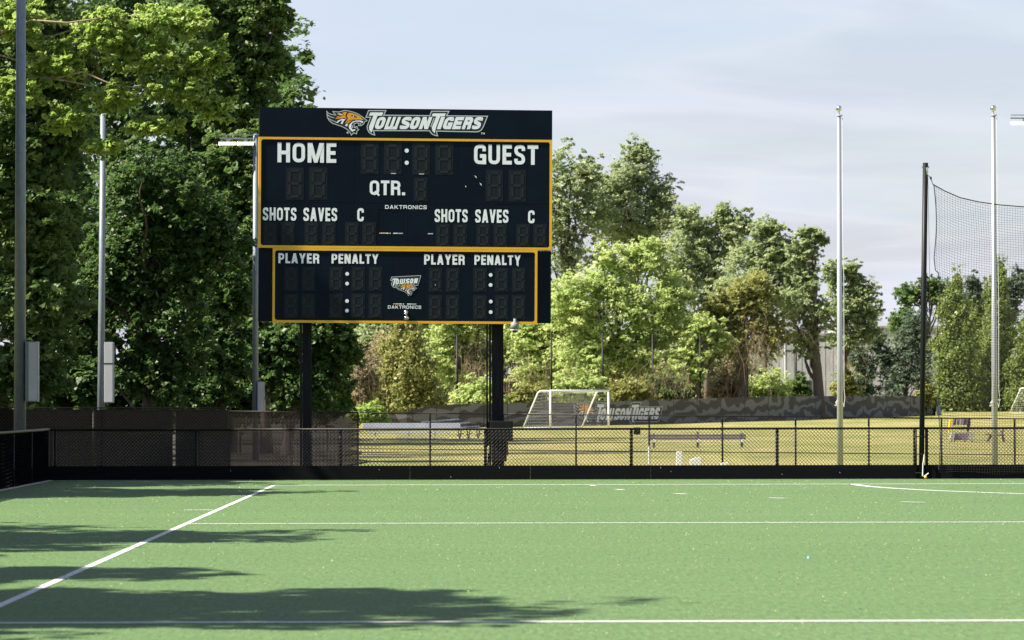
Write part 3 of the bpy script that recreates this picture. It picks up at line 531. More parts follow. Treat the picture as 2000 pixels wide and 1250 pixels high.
def word_shapes(text, t=0.19, wf=1.0, gap=0.12):
    """list of polygons in a box 0..width, 0..1 with a layer number"""
    out = []; x = 0
    for ch in text:
        W = WID[ch] * wf if ch != 'I' else t
        for li, e in enumerate(glyph(ch, W, t)):
            polys = stroke_quads(e[1], t * (0.92 if len(e[1]) > 2 else 1), e[2]) if e[0] == 's' else [e[1]]
            for q in polys: out.append((li, [(x + a, b) for a, b in q]))
        x += W + gap
    return out, x - gap
def poly_to(mb, pts3):
    mb.add(pts3, [tuple(range(len(pts3)))])

# the emblem: traced shapes in units of the enlarged photograph
TIG_OUT = [(185, 188), (225, 235), (300, 262), (388, 275), (345, 230), (320, 195), (450, 207), (575, 172), (700, 190), (850, 240), (960, 312), (1062, 393), (1012, 418), (990, 465), (940, 502), (880, 502), (888, 452), (850, 440), (778, 468), (790, 540), (845, 522), (858, 572), (885, 590), (845, 622), (836, 682), (770, 660), (725, 710), (690, 640), (620, 575), (520, 522), (400, 482), (310, 450), (240, 390), (205, 330), (190, 262), (215, 290), (195, 240)]
TIG = [('o', [(520, 228), (580, 200), (640, 222), (720, 225), (850, 265), (930, 320), (995, 382), (880, 370), (800, 375), (720, 402), (660, 452), (600, 458), (592, 440), (640, 360), (560, 335), (470, 350), (375, 360), (420, 295), (480, 310), (545, 285), (562, 268), (540, 240)]),
       ('c', [(412, 238), (470, 236), (548, 262), (520, 284), (455, 270)]),
       ('c', [(380, 350), (418, 302), (470, 322), (440, 348)]),
       ('w', [(690, 300), (740, 272), (800, 285), (856, 325), (800, 322)]),
       ('w', [(390, 442), (440, 388), (520, 356), (602, 366), (560, 402), (525, 472), (488, 456), (530, 388), (480, 396), (420, 446)]),
       ('w', [(688, 472), (740, 420), (820, 392), (920, 390), (982, 412), (970, 446), (900, 416), (820, 414), (750, 442), (722, 490), (720, 542), (745, 590), (800, 580), (812, 602), (740, 636), (682, 572), (664, 512)]),
       ('w', [(586, 500), (618, 460), (652, 470), (626, 522)]), ('w', [(900, 452), (942, 462), (918, 480)])]
TIG_ST = [('k', [(650, 218), (612, 255), (604, 300), (640, 348)], 26), ('k', [(720, 285), (775, 290), (835, 322)], 26), ('k', [(600, 455), (650, 400), (740, 375), (800, 372)], 9), ('g', [(200, 262), (250, 305), (350, 335)], 14), ('g', [(208, 335), (290, 385), (400, 430)], 14), ('g', [(740, 490), (742, 530), (760, 552)], 20), ('g', [(800, 545), (830, 560)], 14)]
TIG_DOT = ('w', [(750, 288), (775, 286), (780, 306), (756, 310)])
T1 = [(1100, 282), (1135, 215), (1415, 215), (1385, 287), (1290, 287), (1195, 560), (1165, 655), (1115, 600), (1105, 530), (1200, 287)]
T2 = [(2468, 297), (2493, 235), (2778, 235), (2748, 300), (2653, 300), (2558, 560), (2533, 665), (2483, 610), (2473, 540), (2568, 300)]
LOGO_OUT = [(1095, 175), (1470, 175), (1425, 275), (2430, 285), (2465, 190), (2845, 190), (2790, 287), (3685, 295), (3595, 525), (3550, 595), (3500, 625), (3460, 635), (2568, 620), (2598, 722), (2540, 712), (2480, 685), (2440, 640), (2425, 612), (1205, 610), (1230, 705), (1170, 690), (1110, 650), (1072, 580), (1065, 520), (1140, 320), (1040, 320)]
LET = [('O', 1210, 1400, 0), ('W', 1425, 1715, 0), ('S', 1755, 1955, 0), ('O', 1968, 2155, 4), ('N', 2183, 2390, 4), ('I', 2578, 2665, 8), ('G', 2688, 2880, 10), ('E', 2903, 3090, 12), ('R', 3118, 3305, 14), ('S', 3328, 3510, 16)]
def italic_letter(ch, x0, x1, yb=578, yt=312, sh=0.36):
    polys = []; W = (x1 - x0) / (yb - yt)
    if ch == 'W':      # block W: two joined U bowls
        t = 0.3; W_ = W; el = [('s', [(t / 2, 1), (t / 2, .1), (W_ - t / 2, .1), (W_ - t / 2, 1)], False), ('s', [(W_ / 2, .1), (W_ / 2, 1)], False)]; tt = t * 0.82
    elif ch == 'I': el = [('s', [(W / 2, 0), (W / 2, 1)], False)]; tt = W
    elif ch == 'N': t = 0.28; el = [('s', [(t / 2, 0), (t / 2, 1)], False), ('s', [(W - t / 2, 0), (W - t / 2, 1)], False), ('p', [(0, 1), (t * 1.1, 1), (W, 0), (W - t * 1.1, 0)])]; tt = t
    else: el = glyph(ch, W, 0.27); tt = 0.27
    for li, e in enumerate(el):
        for q in (stroke_quads(e[1], tt, e[2]) if e[0] == 's' else [e[1]]):
            polys.append((li, [(x0 + (a + b * sh) * (yb - yt), yb - b * (yb - yt)) for a, b in q]))
    return polys
def emblem(put, parent, mats, word=True, lay=0.0012):
    """put(x, y, d) maps traced units to the surface, d metres proud of it"""
    keys = dict(o='emblem_patch', c='emblem_patch', w='emblem_patch', k='emblem_patch', g='emblem_outline')
    mm = {k: MB() for k in 'ocwkg'}
    poly_to(mm['k'], [put(x, y, lay) for x, y in TIG_OUT])
    for q in stroke_quads(TIG_OUT, 16, True): poly_to(mm['g'], [put(x, y, lay * 2) for x, y in q])
    for k, p in TIG: poly_to(mm[k], [put(x, y, lay * 3) for x, y in p])
    for k, p, w in TIG_ST:
        for q in stroke_quads(p, w): poly_to(mm[k], [put(x, y, lay * 4) for x, y in q])
    poly_to(mm['w'], [put(x, y, lay * 5) for x, y in TIG_DOT[1]])
    for k in 'kgocw': mm[k].build(keys[k], mats[k], parent)
    if not word: return
    o = MB(); poly_to(o, [put(x, y, lay * 0.5) for x, y in LOGO_OUT]); o.build('emblem_patch', mats['k'], parent)
    o = MB()
    for q in stroke_quads(LOGO_OUT, 20, True): poly_to(o, [put(x, y, lay) for x, y in q])
    for q in stroke_quads([(2520, 335), (2450, 530)], 22): poly_to(o, [put(x, y, lay * 1.6) for x, y in q])
    o.build('emblem_outline', mats['g'], parent)
    o = MB(); poly_to(o, [put(x, y, lay * 2) for x, y in T1]); poly_to(o, [put(x, y, lay * 2) for x, y in T2])
    for ch, x0, x1, dyb in LET:
        for li, q in italic_letter(ch, x0, x1): poly_to(o, [put(x, y, lay * (2 + li)) for x, y in q])
    o.build('lettering', mats['w'], parent)
EMB = dict(k=M_ink, g=M_grey, o=M_orange, c=M_cream, w=M_white)

# ------------------------------------------------------------------ scoreboard
BY = 81.6; SC = F / BY; bc = P(792.5, 420, BY)
board = empty('scoreboard', (bc.x, BY, ground_z(bc.x, BY))); tag(board, 'black scoreboard with yellow borders and white lettering on two posts', 'scoreboard')
Brot = Matrix.Rotation(R(4.7), 3, 'Z') @ Matrix.Rotation(0.0066, 3, 'Y'); bz = bc.z - board.location.z
def slope(py): return 0.0105 - 0.0045 * (py - 209) / 421.0
def B(px, py, d=0.0):            # untilted board pixel, d metres towards the viewer
    return Brot @ Vector(((px - 792.5) / SC, -d, (420 - py) / SC)) + Vector((0, 0, bz))
def un(px, py): return py - slope(py) * (px - 792.5)
def slab(mb, x0, y0, x1, y1, d0, d1):
    mb.hexa([B(x0, y1, d1), B(x1, y1, d1), B(x1, y1, d0), B(x0, y1, d0), B(x0, y0, d1), B(x1, y0, d1), B(x1, y0, d0), B(x0, y0, d0)])
def panel(name, x0, y0, x1, y1, d0=-0.22, d1=0.0, m=M_board, gap=0.4, bev=0.004, par=board):
    q = MB(); slab(q, x0 + gap, y0 + gap, x1 - gap, y1 - gap, d0, d1); return q.build(name, m, par, bevel=bev)
TOPY, HB, MBm, LB = 212, 270, 486, 631
for (x0, x1) in ((505.5, 653), (653, 880), (880, 1079.5)): panel('header_panel', x0, TOPY, x1, HB, -0.2, 0.012, gap=0.12)
back = MB(); slab(back, 507, HB + 1, 1078, MBm - 1, -0.24, -0.03); slab(back, 536, MBm + 1, 1049, LB - 2, -0.24, -0.03); back.build('back_plate', M_ink, board)
for (x0, y0, x1, y1) in ((509, 274, 693, 398), (693, 274, 895, 398), (895, 274, 1076, 398), (509, 398, 739, 483), (797, 398, 1076, 483)): panel('face_panel', x0, y0, x1, y1)
panel('face_panel', 739, 398, 797, 410); panel('face_panel', 739, 456, 797, 483); panel('access_hatch', 739, 410, 791, 456, -0.22, -0.004, gap=0.7); panel('face_panel', 791, 410, 797, 456)
for (x0, y0, x1, y1) in ((537, 490, 767, 627), (830, 490, 1048, 627), (767, 490, 830, 592), (767, 592, 830, 627)): panel('face_panel', x0, y0, x1, y1, gap=0.5)
panel('side_panel', 505.5, MBm + 1.5, 533, LB - 1, -0.2, -0.02); panel('side_panel', 1052, MBm + 1.5, 1079, LB - 1, -0.2, -0.02)
def border(x0, y0, x1, y1, w, rad):
    q = MB(); d0, d1 = -0.2, 0.014
    slab(q, x0, y0, x1, y0 + w, d0, d1); slab(q, x0, y1 - w, x1, y1, d0, d1); slab(q, x0, y0 + w, x0 + w, y1 - w, d0, d1); slab(q, x1 - w, y0 + w, x1, y1 - w, d0, d1)
    for cx, cy, sx, sy in ((x0 + w, y0 + w, 1, 1), (x1 - w, y0 + w, -1, 1), (x0 + w, y1 - w, 1, -1), (x1 - w, y1 - w, -1, -1)):
        pts = [(cx, cy)] + [(cx + sx * (rad - rad * math.sin(a)), cy + sy * (rad - rad * math.cos(a))) for a in np.linspace(0, math.pi / 2, 6)]
        poly_to(q, [B(px, py, 0.0135) for px, py in (pts if sx * sy < 0 else pts[::-1])])
    q.build('yellow_border', M_yellow, board)
border(505, HB, 1079.5, MBm, 4.6, 5); border(533.3, MBm + 0.3, 1051.3, LB + 0.5, 4.6, 5)
def word(text, x0, x1, y0, y1, t=0.19, wf=1.0, gap=0.12, m=M_white, d=0.003):
    sh, W = word_shapes(text, t, wf, gap); q = MB(); xc = (x0 + x1) / 2; dy_ = un(xc, (y0 + y1) / 2) - (y0 + y1) / 2
    for li, p in sh: poly_to(q, [B(x0 + a / W * (x1 - x0), y1 + dy_ - b_ * (y1 - y0), d + li * 0.0008) for a, b_ in p][::1])
    q.build('lettering', m, board)
word('HOME', 541.5, 656, 279, 317.5); word('GUEST', 925.5, 1052, 282.5, 321); word('QTR.', 721.5, 791, 352.5, 381, gap=0.1)
word('SHOTS', 513.5, 579, 405.5, 431, 0.2); word('SAVES', 592.5, 658.5, 406, 432, 0.2); word('C', 697.5, 710.5, 406.5, 432.5, 0.2)
word('SHOTS', 849, 914, 408.5, 434, 0.2); word('SAVES', 928.5, 994, 409, 435, 0.2); word('C', 1032.5, 1045.5, 410.5, 436, 0.2)
word('PLAYER', 544.5, 624, 495, 514.5, 0.2); word('PENALTY', 648, 739.5, 496, 515, 0.2); word('PLAYER', 829, 908.5, 497, 517, 0.2); word('PENALTY', 927.5, 1018.5, 498, 517.5, 0.2)
word('DAKTRONICS', 752, 833.5, 400.8, 408.2, 0.2, 1.7, 0.25); word('DAKTRONICS', 758.5, 823.5, 596.8, 603, 0.2, 1.7, 0.25)
# digits
seg_mesh = {}
def digit(x0, y0, x1, y1):
    dy_ = un((x0 + x1) / 2, (y0 + y1) / 2) - (y0 + y1) / 2; y0 += dy_; y1 += dy_; w, h = x1 - x0, y1 - y0
    q = MB(); slab(q, x0, y0, x1, y1, -0.01, 0.0025); pl = q.build('digit', M_board2, board)
    ix, iy, tk = w * 0.13, h * 0.06, w * 0.15; ym = (y0 + y1) / 2
    for (a, b_, c, d_) in ((x0 + ix + tk, y0 + iy, x1 - ix - tk, y0 + iy + tk), (x0 + ix + tk, ym - tk / 2, x1 - ix - tk, ym + tk / 2), (x0 + ix + tk, y1 - iy - tk, x1 - ix - tk, y1 - iy),
                           (x0 + ix, y0 + iy + tk, x0 + ix + tk, ym - tk / 2), (x1 - ix - tk, y0 + iy + tk, x1 - ix, ym - tk / 2), (x0 + ix, ym + tk / 2, x0 + ix + tk, y1 - iy - tk), (x1 - ix - tk, ym + tk / 2, x1 - ix, y1 - iy - tk)):
        s_ = MB(); slab(s_, a, b_, c, d_, 0.0, 0.006); s_.build('segment', M_seg, pl)
DIG = [(704, 278, 739, 340), (749, 278, 784, 340), (804.5, 279, 839, 341), (849.5, 279.5, 885, 341.5), (808, 347, 835, 393), (558, 327, 593, 390), (603, 327, 639, 390), (949, 331, 983, 393), (994, 331.5, 1028, 393.5)]
for xa in (515, 549, 595, 629, 674, 707.5): DIG.append((xa, 434, xa + 26.5, 479.5))
for xa in (852, 886, 931, 965, 1009.5, 1043): DIG.append((xa, 437, xa + 26.5, 481.5))
for xa in (556.6, 590, 644, 687, 721): DIG += [(xa, 521, xa + 26.3, 568), (xa, 574, xa + 26.3, 621)]
for xa in (838, 872, 925.5, 968, 1001.6): DIG += [(xa, 523, xa + 26.3, 570), (xa, 576.5, xa + 26.3, 623.5)]
for dg in DIG: digit(*dg)
for cx, cy, r_ in ((793.7, 294, 4.1), (793.8, 317.7, 4.1), (678.5, 535, 3.6), (678.5, 554, 3.6), (678.5, 588, 3.6), (678.5, 607, 3.6), (959.5, 537, 3.6), (959.5, 556.5, 3.6), (960, 589, 3.6), (960, 609.5, 3.6)):
    cy = un(cx, cy); q = MB(); poly_to(q, [B(cx + r_ * math.cos(a), cy - r_ * math.sin(a), 0.004) for a in np.linspace(0, 2 * math.pi, 18)[:-1]]); q.build('colon_dot', M_white, board)
# scuffs, rating labels, latch
def scrap(pts, m, name='scuff', d=0.004): q = MB(); poly_to(q, [B(x, un(x, y), d) for x, y in pts]); q.build(name, m, board)
for (x, y, l, a) in ((929, 345, 7.5, -50), (939, 359.5, 8, -55), (909.5, 364, 4, -60), (851, 556.5, 3, 60), (1007.5, 562.5, 3, 60), (1013, 519, 4, -40)):
    ca, sa = math.cos(R(a)), -math.sin(R(a)); scrap([(x - ca * l / 2, y - sa * l / 2), (x + sa * 0.8 + ca, y - ca * 0.8), (x + ca * l / 2, y + sa * l / 2), (x - sa * 0.7, y + ca * 0.7)], M_white)
for (x0, x1, y, m) in ((741, 743, 455.5, M_cream), (743.5, 753, 455.3, M_cream), (753.5, 759, 455.6, M_white), (761, 763, 455.6, M_white), (768, 777, 455.7, M_white), (778, 787, 455.8, M_grey), (836, 846, 456.5, M_grey),
                       (769, 771, 593.7, M_cream), (772, 780, 593.7, M_cream), (780.5, 786, 593.8, M_white), (788, 790, 593.8, M_white), (796, 804.5, 593.9, M_white), (805, 814, 594, M_grey), (763, 773, 338.6, M_grey), (818, 828, 339.5, M_grey)):
    scrap([(x0, y - 0.9), (x1, y - 0.9), (x1, y + 0.9), (x0, y + 0.9)], m, 'label_strip')
q = MB(); c = B(793.5, 610, 0.03); q.sphere(c, 0.05, 12, 8); c = B(795, 621, 0.03); q.sphere(c, 0.058, 12, 8, 0.8); a_ = B(791, 612, 0.05); b_ = B(796.5, 616, 0.07); q.tube([a_, b_, B(794.5, 624, 0.06)], 0.014, 6); q.build('horn', M_ball, board, smooth=True)
# emblem on the header
def put_h(x, y, d): px = 620 + x / 11.11; py = 200 + y / 11.11; return B(px, un(px, py), 0.013 + d)
hd = empty('header_emblem', (0, 0, 0)); hd.parent = board
emblem(put_h, hd, EMB)
q = MB(); poly_to(q, [put_h(643 + 22 * math.cos(a), 655 - 22 * math.sin(a), 0.001) for a in np.linspace(0, 2 * math.pi, 14)[:-1]]); q.build('trademark', M_grey, hd)
q = MB()
for st in ([(3545, 655), (3580, 655)], [(3562, 655), (3562, 690)], [(3590, 690), (3590, 655), (3606, 678), (3622, 655), (3622, 690)]):
    for u_ in stroke_quads(st, 8): poly_to(q, [put_h(x, y, 0.001) for x, y in u_])
q.build('trademark', M_white, hd)
# small emblem
se = empty('small_emblem', (0, 0, 0)); se.parent = board
def put_s(x, y, d): px = 740 + x / 10.42; py = 520 + y / 10.42; return B(px, un(px, py), 0.003 + d)
o = MB(); so = [(245, 290), (265, 222), (860, 190), (835, 285), (800, 385), (745, 398), (700, 360), (420, 420), (345, 400), (335, 438), (290, 420), (262, 370), (285, 290)]
poly_to(o, [put_s(x, y, 0.0005) for x, y in so]); o.build('emblem_patch', M_ink, se)
o = MB()
for u_ in stroke_quads(so, 11, True): poly_to(o, [put_s(x, y, 0.001) for x, y in u_])
o.build('emblem_outline', M_grey, se)
emblem(lambda x, y, d: put_s(345 + (x - 185) * 0.49, 345 + (y - 172) * 0.475, 0.003 + d), se, EMB, word=False)
o = MB()
def sput(x, y): return (x, y - (x - 300) * 0.05)
tt = [(275, 275), (285, 252), (395, 252), (385, 277), (345, 277), (318, 385), (310, 412), (290, 385), (315, 277)]
poly_to(o, [put_s(*sput(x, y), 0.002) for x, y in tt])
for ch, x0, x1 in (('O', 345, 420), ('W', 432, 545), ('S', 553, 632), ('O', 640, 712), ('N', 724, 800)):
    for li, pq in italic_letter(ch, x0 - 10, x1 - 14, 372, 268, 0.2): poly_to(o, [put_s(*sput(x, y), 0.002 + li * 0.0008) for x, y in pq])
o.build('lettering', M_white, se)
# posts, cable, cabinet
gz0 = board.location.z
for x0, x1 in ((590, 607), (961, 984)):
    cx = (PX((x0 + x1) / 2, BY) - bc.x); w = (x1 - x0) / SC; yy = 0.16 + cx * math.tan(R(4.7)) + 0.25; q = MB(); top = 4.6
    q.box((cx - w / 2, yy, -0.1), (cx + w / 2, yy + 0.02, top)); q.box((cx - w / 2, yy + 0.22, -0.1), (cx + w / 2, yy + 0.24, top)); q.box((cx - 0.012, yy + 0.02, -0.1), (cx + 0.012, yy + 0.22, top)); q.build('support_post', M_post, board, bevel=0.004)
    q = MB(); q.box((cx - w / 2 - 0.06, yy + 0.01, -0.1), (cx - w / 2 - 0.015, yy + 0.2, top)); q.build('side_channel', M_steelblk, board)
    if x0 > 900:
        q = MB(); q.tube([(cx - w / 2 - 0.1, yy - 0.02, 1.1), (cx - w / 2 - 0.1, yy - 0.02, 4.4)], 0.018, 8); q.build('cable', M_vinyl, board)
        q = MB(); q.tube([(cx - w / 2 - 0.07, yy - 0.02, 0.95), (cx - w / 2 - 0.09, yy - 0.03, 0.6), (cx - w / 2 - 0.1, yy - 0.02, 0.3), (cx - w / 2 + 0.0, yy - 0.05, 0.02)], 0.018, 8); q.build('cable', M_vinyl, board)
        q = MB(); z1 = P(980, 822, BY).z - gz0; z0 = P(980, 862, BY).z - gz0; xa = PX(957, BY) - bc.x; xb = PX(1002, BY) - bc.x; q.box((xa, yy - 0.24, z0), (xb, yy - 0.004, z1)); cb = q.build('control_cabinet', M_steelblk, board, bevel=0.01)
        q = MB(); q.box((xa + 0.02, yy - 0.256, z0 + 0.02), (xb - 0.02, yy - 0.243, z1 - 0.02)); q.build('cabinet_door', M_steelblk, cb, bevel=0.006)
        q = MB(); q.box((xa + 0.03, yy - 0.16, z0 - 0.42), (xb - 0.13, yy - 0.004, z0 - 0.004)); q.box((xb - 0.128, yy - 0.1, z0 - 0.3), (xb - 0.1, yy - 0.004, z0 - 0.004)); q.build('junction_box', M_steelblk, board, bevel=0.01)
        q = MB(); q.box((xa - 0.04, yy - 0.12, z0 - 0.1), (xa - 0.004, yy - 0.004, z1 - 0.02)); q.build('conduit_box', M_steelblk, board, bevel=0.006)
# dome camera under the board
c = P(1005.5, 643, BY + 0.15); dc = empty('dome_camera', (c.x, c.y, c.z + 0.1)); tag(dc, 'white dome security camera hanging under the scoreboard', 'camera')
M_cam = mat('camera_shell', (0.18, 0.195, 0.19), 0.6); M_dome = mat('camera_glass', (0.02, 0.02, 0.022), 0.08)
q = MB(); q.tube([(0, 0, 0.12), (0, 0, 0.05), (0, 0, 0.03), (0, 0, -0.10)], [0.03, 0.03, 0.085, 0.09], 16); q.build('housing', M_cam, dc, smooth=True)
q = MB(); q.sphere((0, 0, -0.11), 0.068, 16, 10); q.build('lens_dome', M_dome, dc, smooth=True)
q = MB(); q.tube([(0, 0, -0.101), (0, 0, -0.125)], [0.092, 0.085], 16, caps=False); q.build('trim_ring', M_whitep, dc, smooth=True)

# ------------------------------------------------------------------ fences
def wire_mesh(name, W, z0, z1, p, r, m, parent, seg3=3):
    b = MB(); n = int(W / p); kz = int((z1 - z0) / p)
    for i in range(n):
        pts = [(i * p + (p if (k + i) % 2 else 0.0) + 0.0, (0.004 if k % 2 else -0.004), z0 + k * p) for k in range(kz + 1)]
        b.tube(pts, r, seg3, caps=False)
    o = b.build(name, m, parent); o['kind'] = 'stuff'; return o
nf = empty('chain_link_fence', (0, FENCE_Y, 0)); tag(nf, 'low black chain link fence with black kick board across the pitch end', 'fence')
TOPZ = P(1000, 838, FENCE_Y).z; KZ = 0.29
post_px = [107, 382, 665, 948, 1233, 1518, 1787]
post_x = [PX(p, FENCE_Y) for p in post_px] + [PX(1810, FENCE_Y), PX(2085, FENCE_Y), PX(2370, FENCE_Y)]
q = MB(); q.tube([(post_x[0] - 0.12, 0.03, TOPZ), (post_x[-1], 0.03, TOPZ)], 0.024, 10); q.build('top_rail', M_vinyl, nf, smooth=True)
protop = None
for x in post_x:
    if protop is None:
        q = MB(); q.tube([(0, 0.06, -0.3), (0, 0.06, TOPZ - 0.02)], 0.033, 10); protop = q.build('post', M_vinyl, nf, (x, 0, 0), smooth=True)
    else: share(protop, 'post', nf, (x, 0, 0))
wm = None
for i in range(len(post_x) - 1):
    a, b_ = post_x[i], post_x[i + 1]; W = b_ - a
    if i == 6: continue
    if wm is None or abs(W - wm[1]) > 0.3:
        o = wire_mesh('chain_link_mesh', W, KZ - 0.02, TOPZ + 0.04, 0.0365, 0.0066, M_vinyl, nf); o.location = (a, 0, 0); wm = (o, W)
    else: o = share(wm[0], 'chain_link_mesh', nf, (a, 0, 0), (0, 0, 0), (W / wm[1], 1, 1)); o['kind'] = 'stuff'
x = post_x[0] - 0.13
while x < post_x[-1]:
    x2 = min(x + 2.44, post_x[-1]); q = MB(); q.box((x + 0.0008, -0.03, 0.008), (x2 - 0.0008, -0.006, KZ + 0.003 * math.sin(x * 5))); q.build('kick_board', M_kick, nf); x = x2
q = MB(); q.box((post_x[4] + 0.05, 0.12, TOPZ - 0.12), (post_x[4] + 0.19, 0.22, TOPZ + 0.03)); q.build('junction_box', M_steelblk, nf, bevel=0.01)
for px, py, l in ((1290, 912, 3), (1527, 925, 2), (880, 930, 3), (975, 912, 2.5), (1310, 920, 1.5), (450, 918, 3), (1640, 922, 2), (740, 916, 2)):
    a_ = P(px, py, FENCE_Y - 0.033); c_ = P(px + 1, py + l, FENCE_Y - 0.033); q = MB(); q.bar((a_.x, -0.0315, a_.z), (c_.x, -0.0315, c_.z), 0.006, 0.002, (0, 1, 0)); q.build('scuff', M_grey, nf)
# left side fence with slats
lf = empty('chain_link_fence', (LEFT_X - 0.1, FENCE_Y, 0)); tag(lf, 'black slatted side fence running towards the viewer at far left', 'fence')
q = MB(); q.tube([(0, 0.0, TOPZ + 0.01), (0, -62, TOPZ + 0.01)], 0.028, 10); q.build('top_rail', M_vinyl, lf, smooth=True)
for k in range(21): share(protop, 'post', lf, (-0.02, -0.12 - 3.0 * k, 0))
wl = None
for k in range(20):
    if wl is None:
        wl = wire_mesh('chain_link_mesh', 3.0, 0.0, TOPZ + 0.04, 0.0365, 0.0045, M_vinyl, lf); wl.rotation_euler = (0, 0, R(-90)); wl.location = (0.0, 0, 0)
        b = MB(); rs = random.Random(3)
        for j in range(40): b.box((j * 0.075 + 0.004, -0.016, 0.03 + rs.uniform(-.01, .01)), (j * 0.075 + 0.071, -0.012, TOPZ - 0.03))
        M_tsl = mat('sun_banded_slat', (0.006, 0.008, 0.011), 0.85, scale=1.1, stretch=(1, 1, 0.02), col2=(0.15, 0.13, 0.135), spec=0.1); sl = b.build('fence_slats', M_tsl, lf); sl['kind'] = 'stuff'; sl.rotation_euler = (0, 0, R(-90)); sl.location = (-0.004, 0, 0)  # paler bands in the slat colour stand in for sunlight coming through
    else:
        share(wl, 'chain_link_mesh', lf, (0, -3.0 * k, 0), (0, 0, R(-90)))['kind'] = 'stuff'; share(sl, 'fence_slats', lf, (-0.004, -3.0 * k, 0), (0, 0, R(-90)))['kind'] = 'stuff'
# rear fences
RY = 99.0; RZ = -0.45
def rear(name, label, px0, px1, top0, top1, posts_px, slats=False, screen=False, mid=None):
    p0, p1 = P(px0, top0, RY), P(px1, top1, RY); root = empty(name, (p0.x, RY, RZ)); tag(root, label, 'fence')
    z0, z1 = p0.z - RZ, p1.z - RZ; Wt = p1.x - p0.x; zat = lambda x: z0 + (z1 - z0) * x / Wt
    q = MB(); q.tube([(0, 0, z0), (Wt, 0, z1)], 0.015, 8); q.build('top_rail', M_vinyl, root, smooth=True)
    if mid is not None:
        q = MB(); q.tube([(0, 0.0, z0 - mid), (Wt, 0, z1 - mid)], 0.011, 8); q.build('middle_rail', M_vinyl, root, smooth=True)
    for pp in posts_px:
        x = PX(pp, RY) - p0.x; q = MB(); big = screen and pp == posts_px[0]; rr_ = 0.05 if big else (0.05 if slats else 0.025); q.tube([(x, 0.05, -0.3), (x, 0.05, zat(x) + (0.07 if big else -0.01))], rr_, 10)
        if big: q.sphere((x, 0.05, zat(x) + 0.09), 0.06, 10, 8, 0.7)
        q.build('post', M_vinyl, root, smooth=True)
    span = 3.4 if slats else 1.85; n = max(1, round(Wt / span)); span = Wt / n; first = None
    for k in range(n):
        zz = min(zat(k * span), zat((k + 1) * span))
        if first is None:
            first = wire_mesh('chain_link_mesh', span, 0.1, zz + 0.02, 0.045, 0.0035, M_vinyl, root); first.location = (0, -0.02, 0)
        else: share(first, 'chain_link_mesh', root, (k * span, -0.02, zz + 0.02 - (min(zat(0), zat(span)) + 0.02)))['kind'] = 'stuff'
        if slats:
            b = MB(); rs = random.Random(k + 9); x = k * span
            while x < (k + 1) * span - 0.005:
                if rs.random() > 0.006: j_ = int(x / 0.072) % 2 * 0.005; b.box((x - 0.001, 0.004 + j_, 0.05), (x + 0.073, 0.008 + j_, zat(x) - 0.03 - rs.uniform(0, .02)))
                x += 0.072
            b.build('fence_slats', M_slat, root)['kind'] = 'stuff'
    if screen:
        m = bpy.data.materials.new('brown_screen'); m.use_nodes = True; t = m.node_tree; bs = t.nodes['Principled BSDF']; bs.inputs['Base Color'].default_value = (0.018, 0.014, 0.013, 1); bs.inputs['Roughness'].default_value = 0.9
        nz = N(t, 'ShaderNodeTexNoise'); nz.inputs['Scale'].default_value = 2.5; mrr = N(t, 'ShaderNodeMapRange'); mrr.inputs['To Min'].default_value = 0.68; mrr.inputs['To Max'].default_value = 0.9
        tcx = N(t, 'ShaderNodeTexCoord'); t.links.new(tcx.outputs['Object'], nz.inputs[0]); t.links.new(nz.outputs['Fac'], mrr.inputs['Value'])
        tr = N(t, 'ShaderNodeBsdfTransparent'); ms = N(t, 'ShaderNodeMixShader'); t.links.new(mrr.outputs[0], ms.inputs[0]); t.links.new(tr.outputs[0], ms.inputs[1]); t.links.new(bs.outputs[0], ms.inputs[2]); t.links.new(ms.outputs[0], t.nodes['Material Output'].inputs['Surface'])
        for k in range(n):
            b = MB(); x0, x1 = k * span + 0.004, (k + 1) * span - 0.004; b.add([(x0, 0.02, 0.05), (x1, 0.02, 0.05), (x1, 0.02, zat(x1) - 0.01), (x0, 0.02, zat(x0) - 0.01)], [(0, 1, 2, 3)]); b.build('windscreen_panel', m, root)
    return root
rear('slatted_fence', 'tall black slatted fence behind the far left corner', -300, 446, 796, 797, [-250, 183], slats=True)
rear('screened_fence', 'chain link fence with brown see-through windscreen left of the bleachers', 446, 700, 803, 805.5, [446, 570, 699], screen=True)
rear('chain_link_fence', 'thin post black chain link fence crossing the grass behind the low fence', 702, 2420, 806, 822, [840, 983, 1125, 1268, 1411, 1554, 1697, 1839, 1982, 2125, 2268, 2411], mid=0.91)

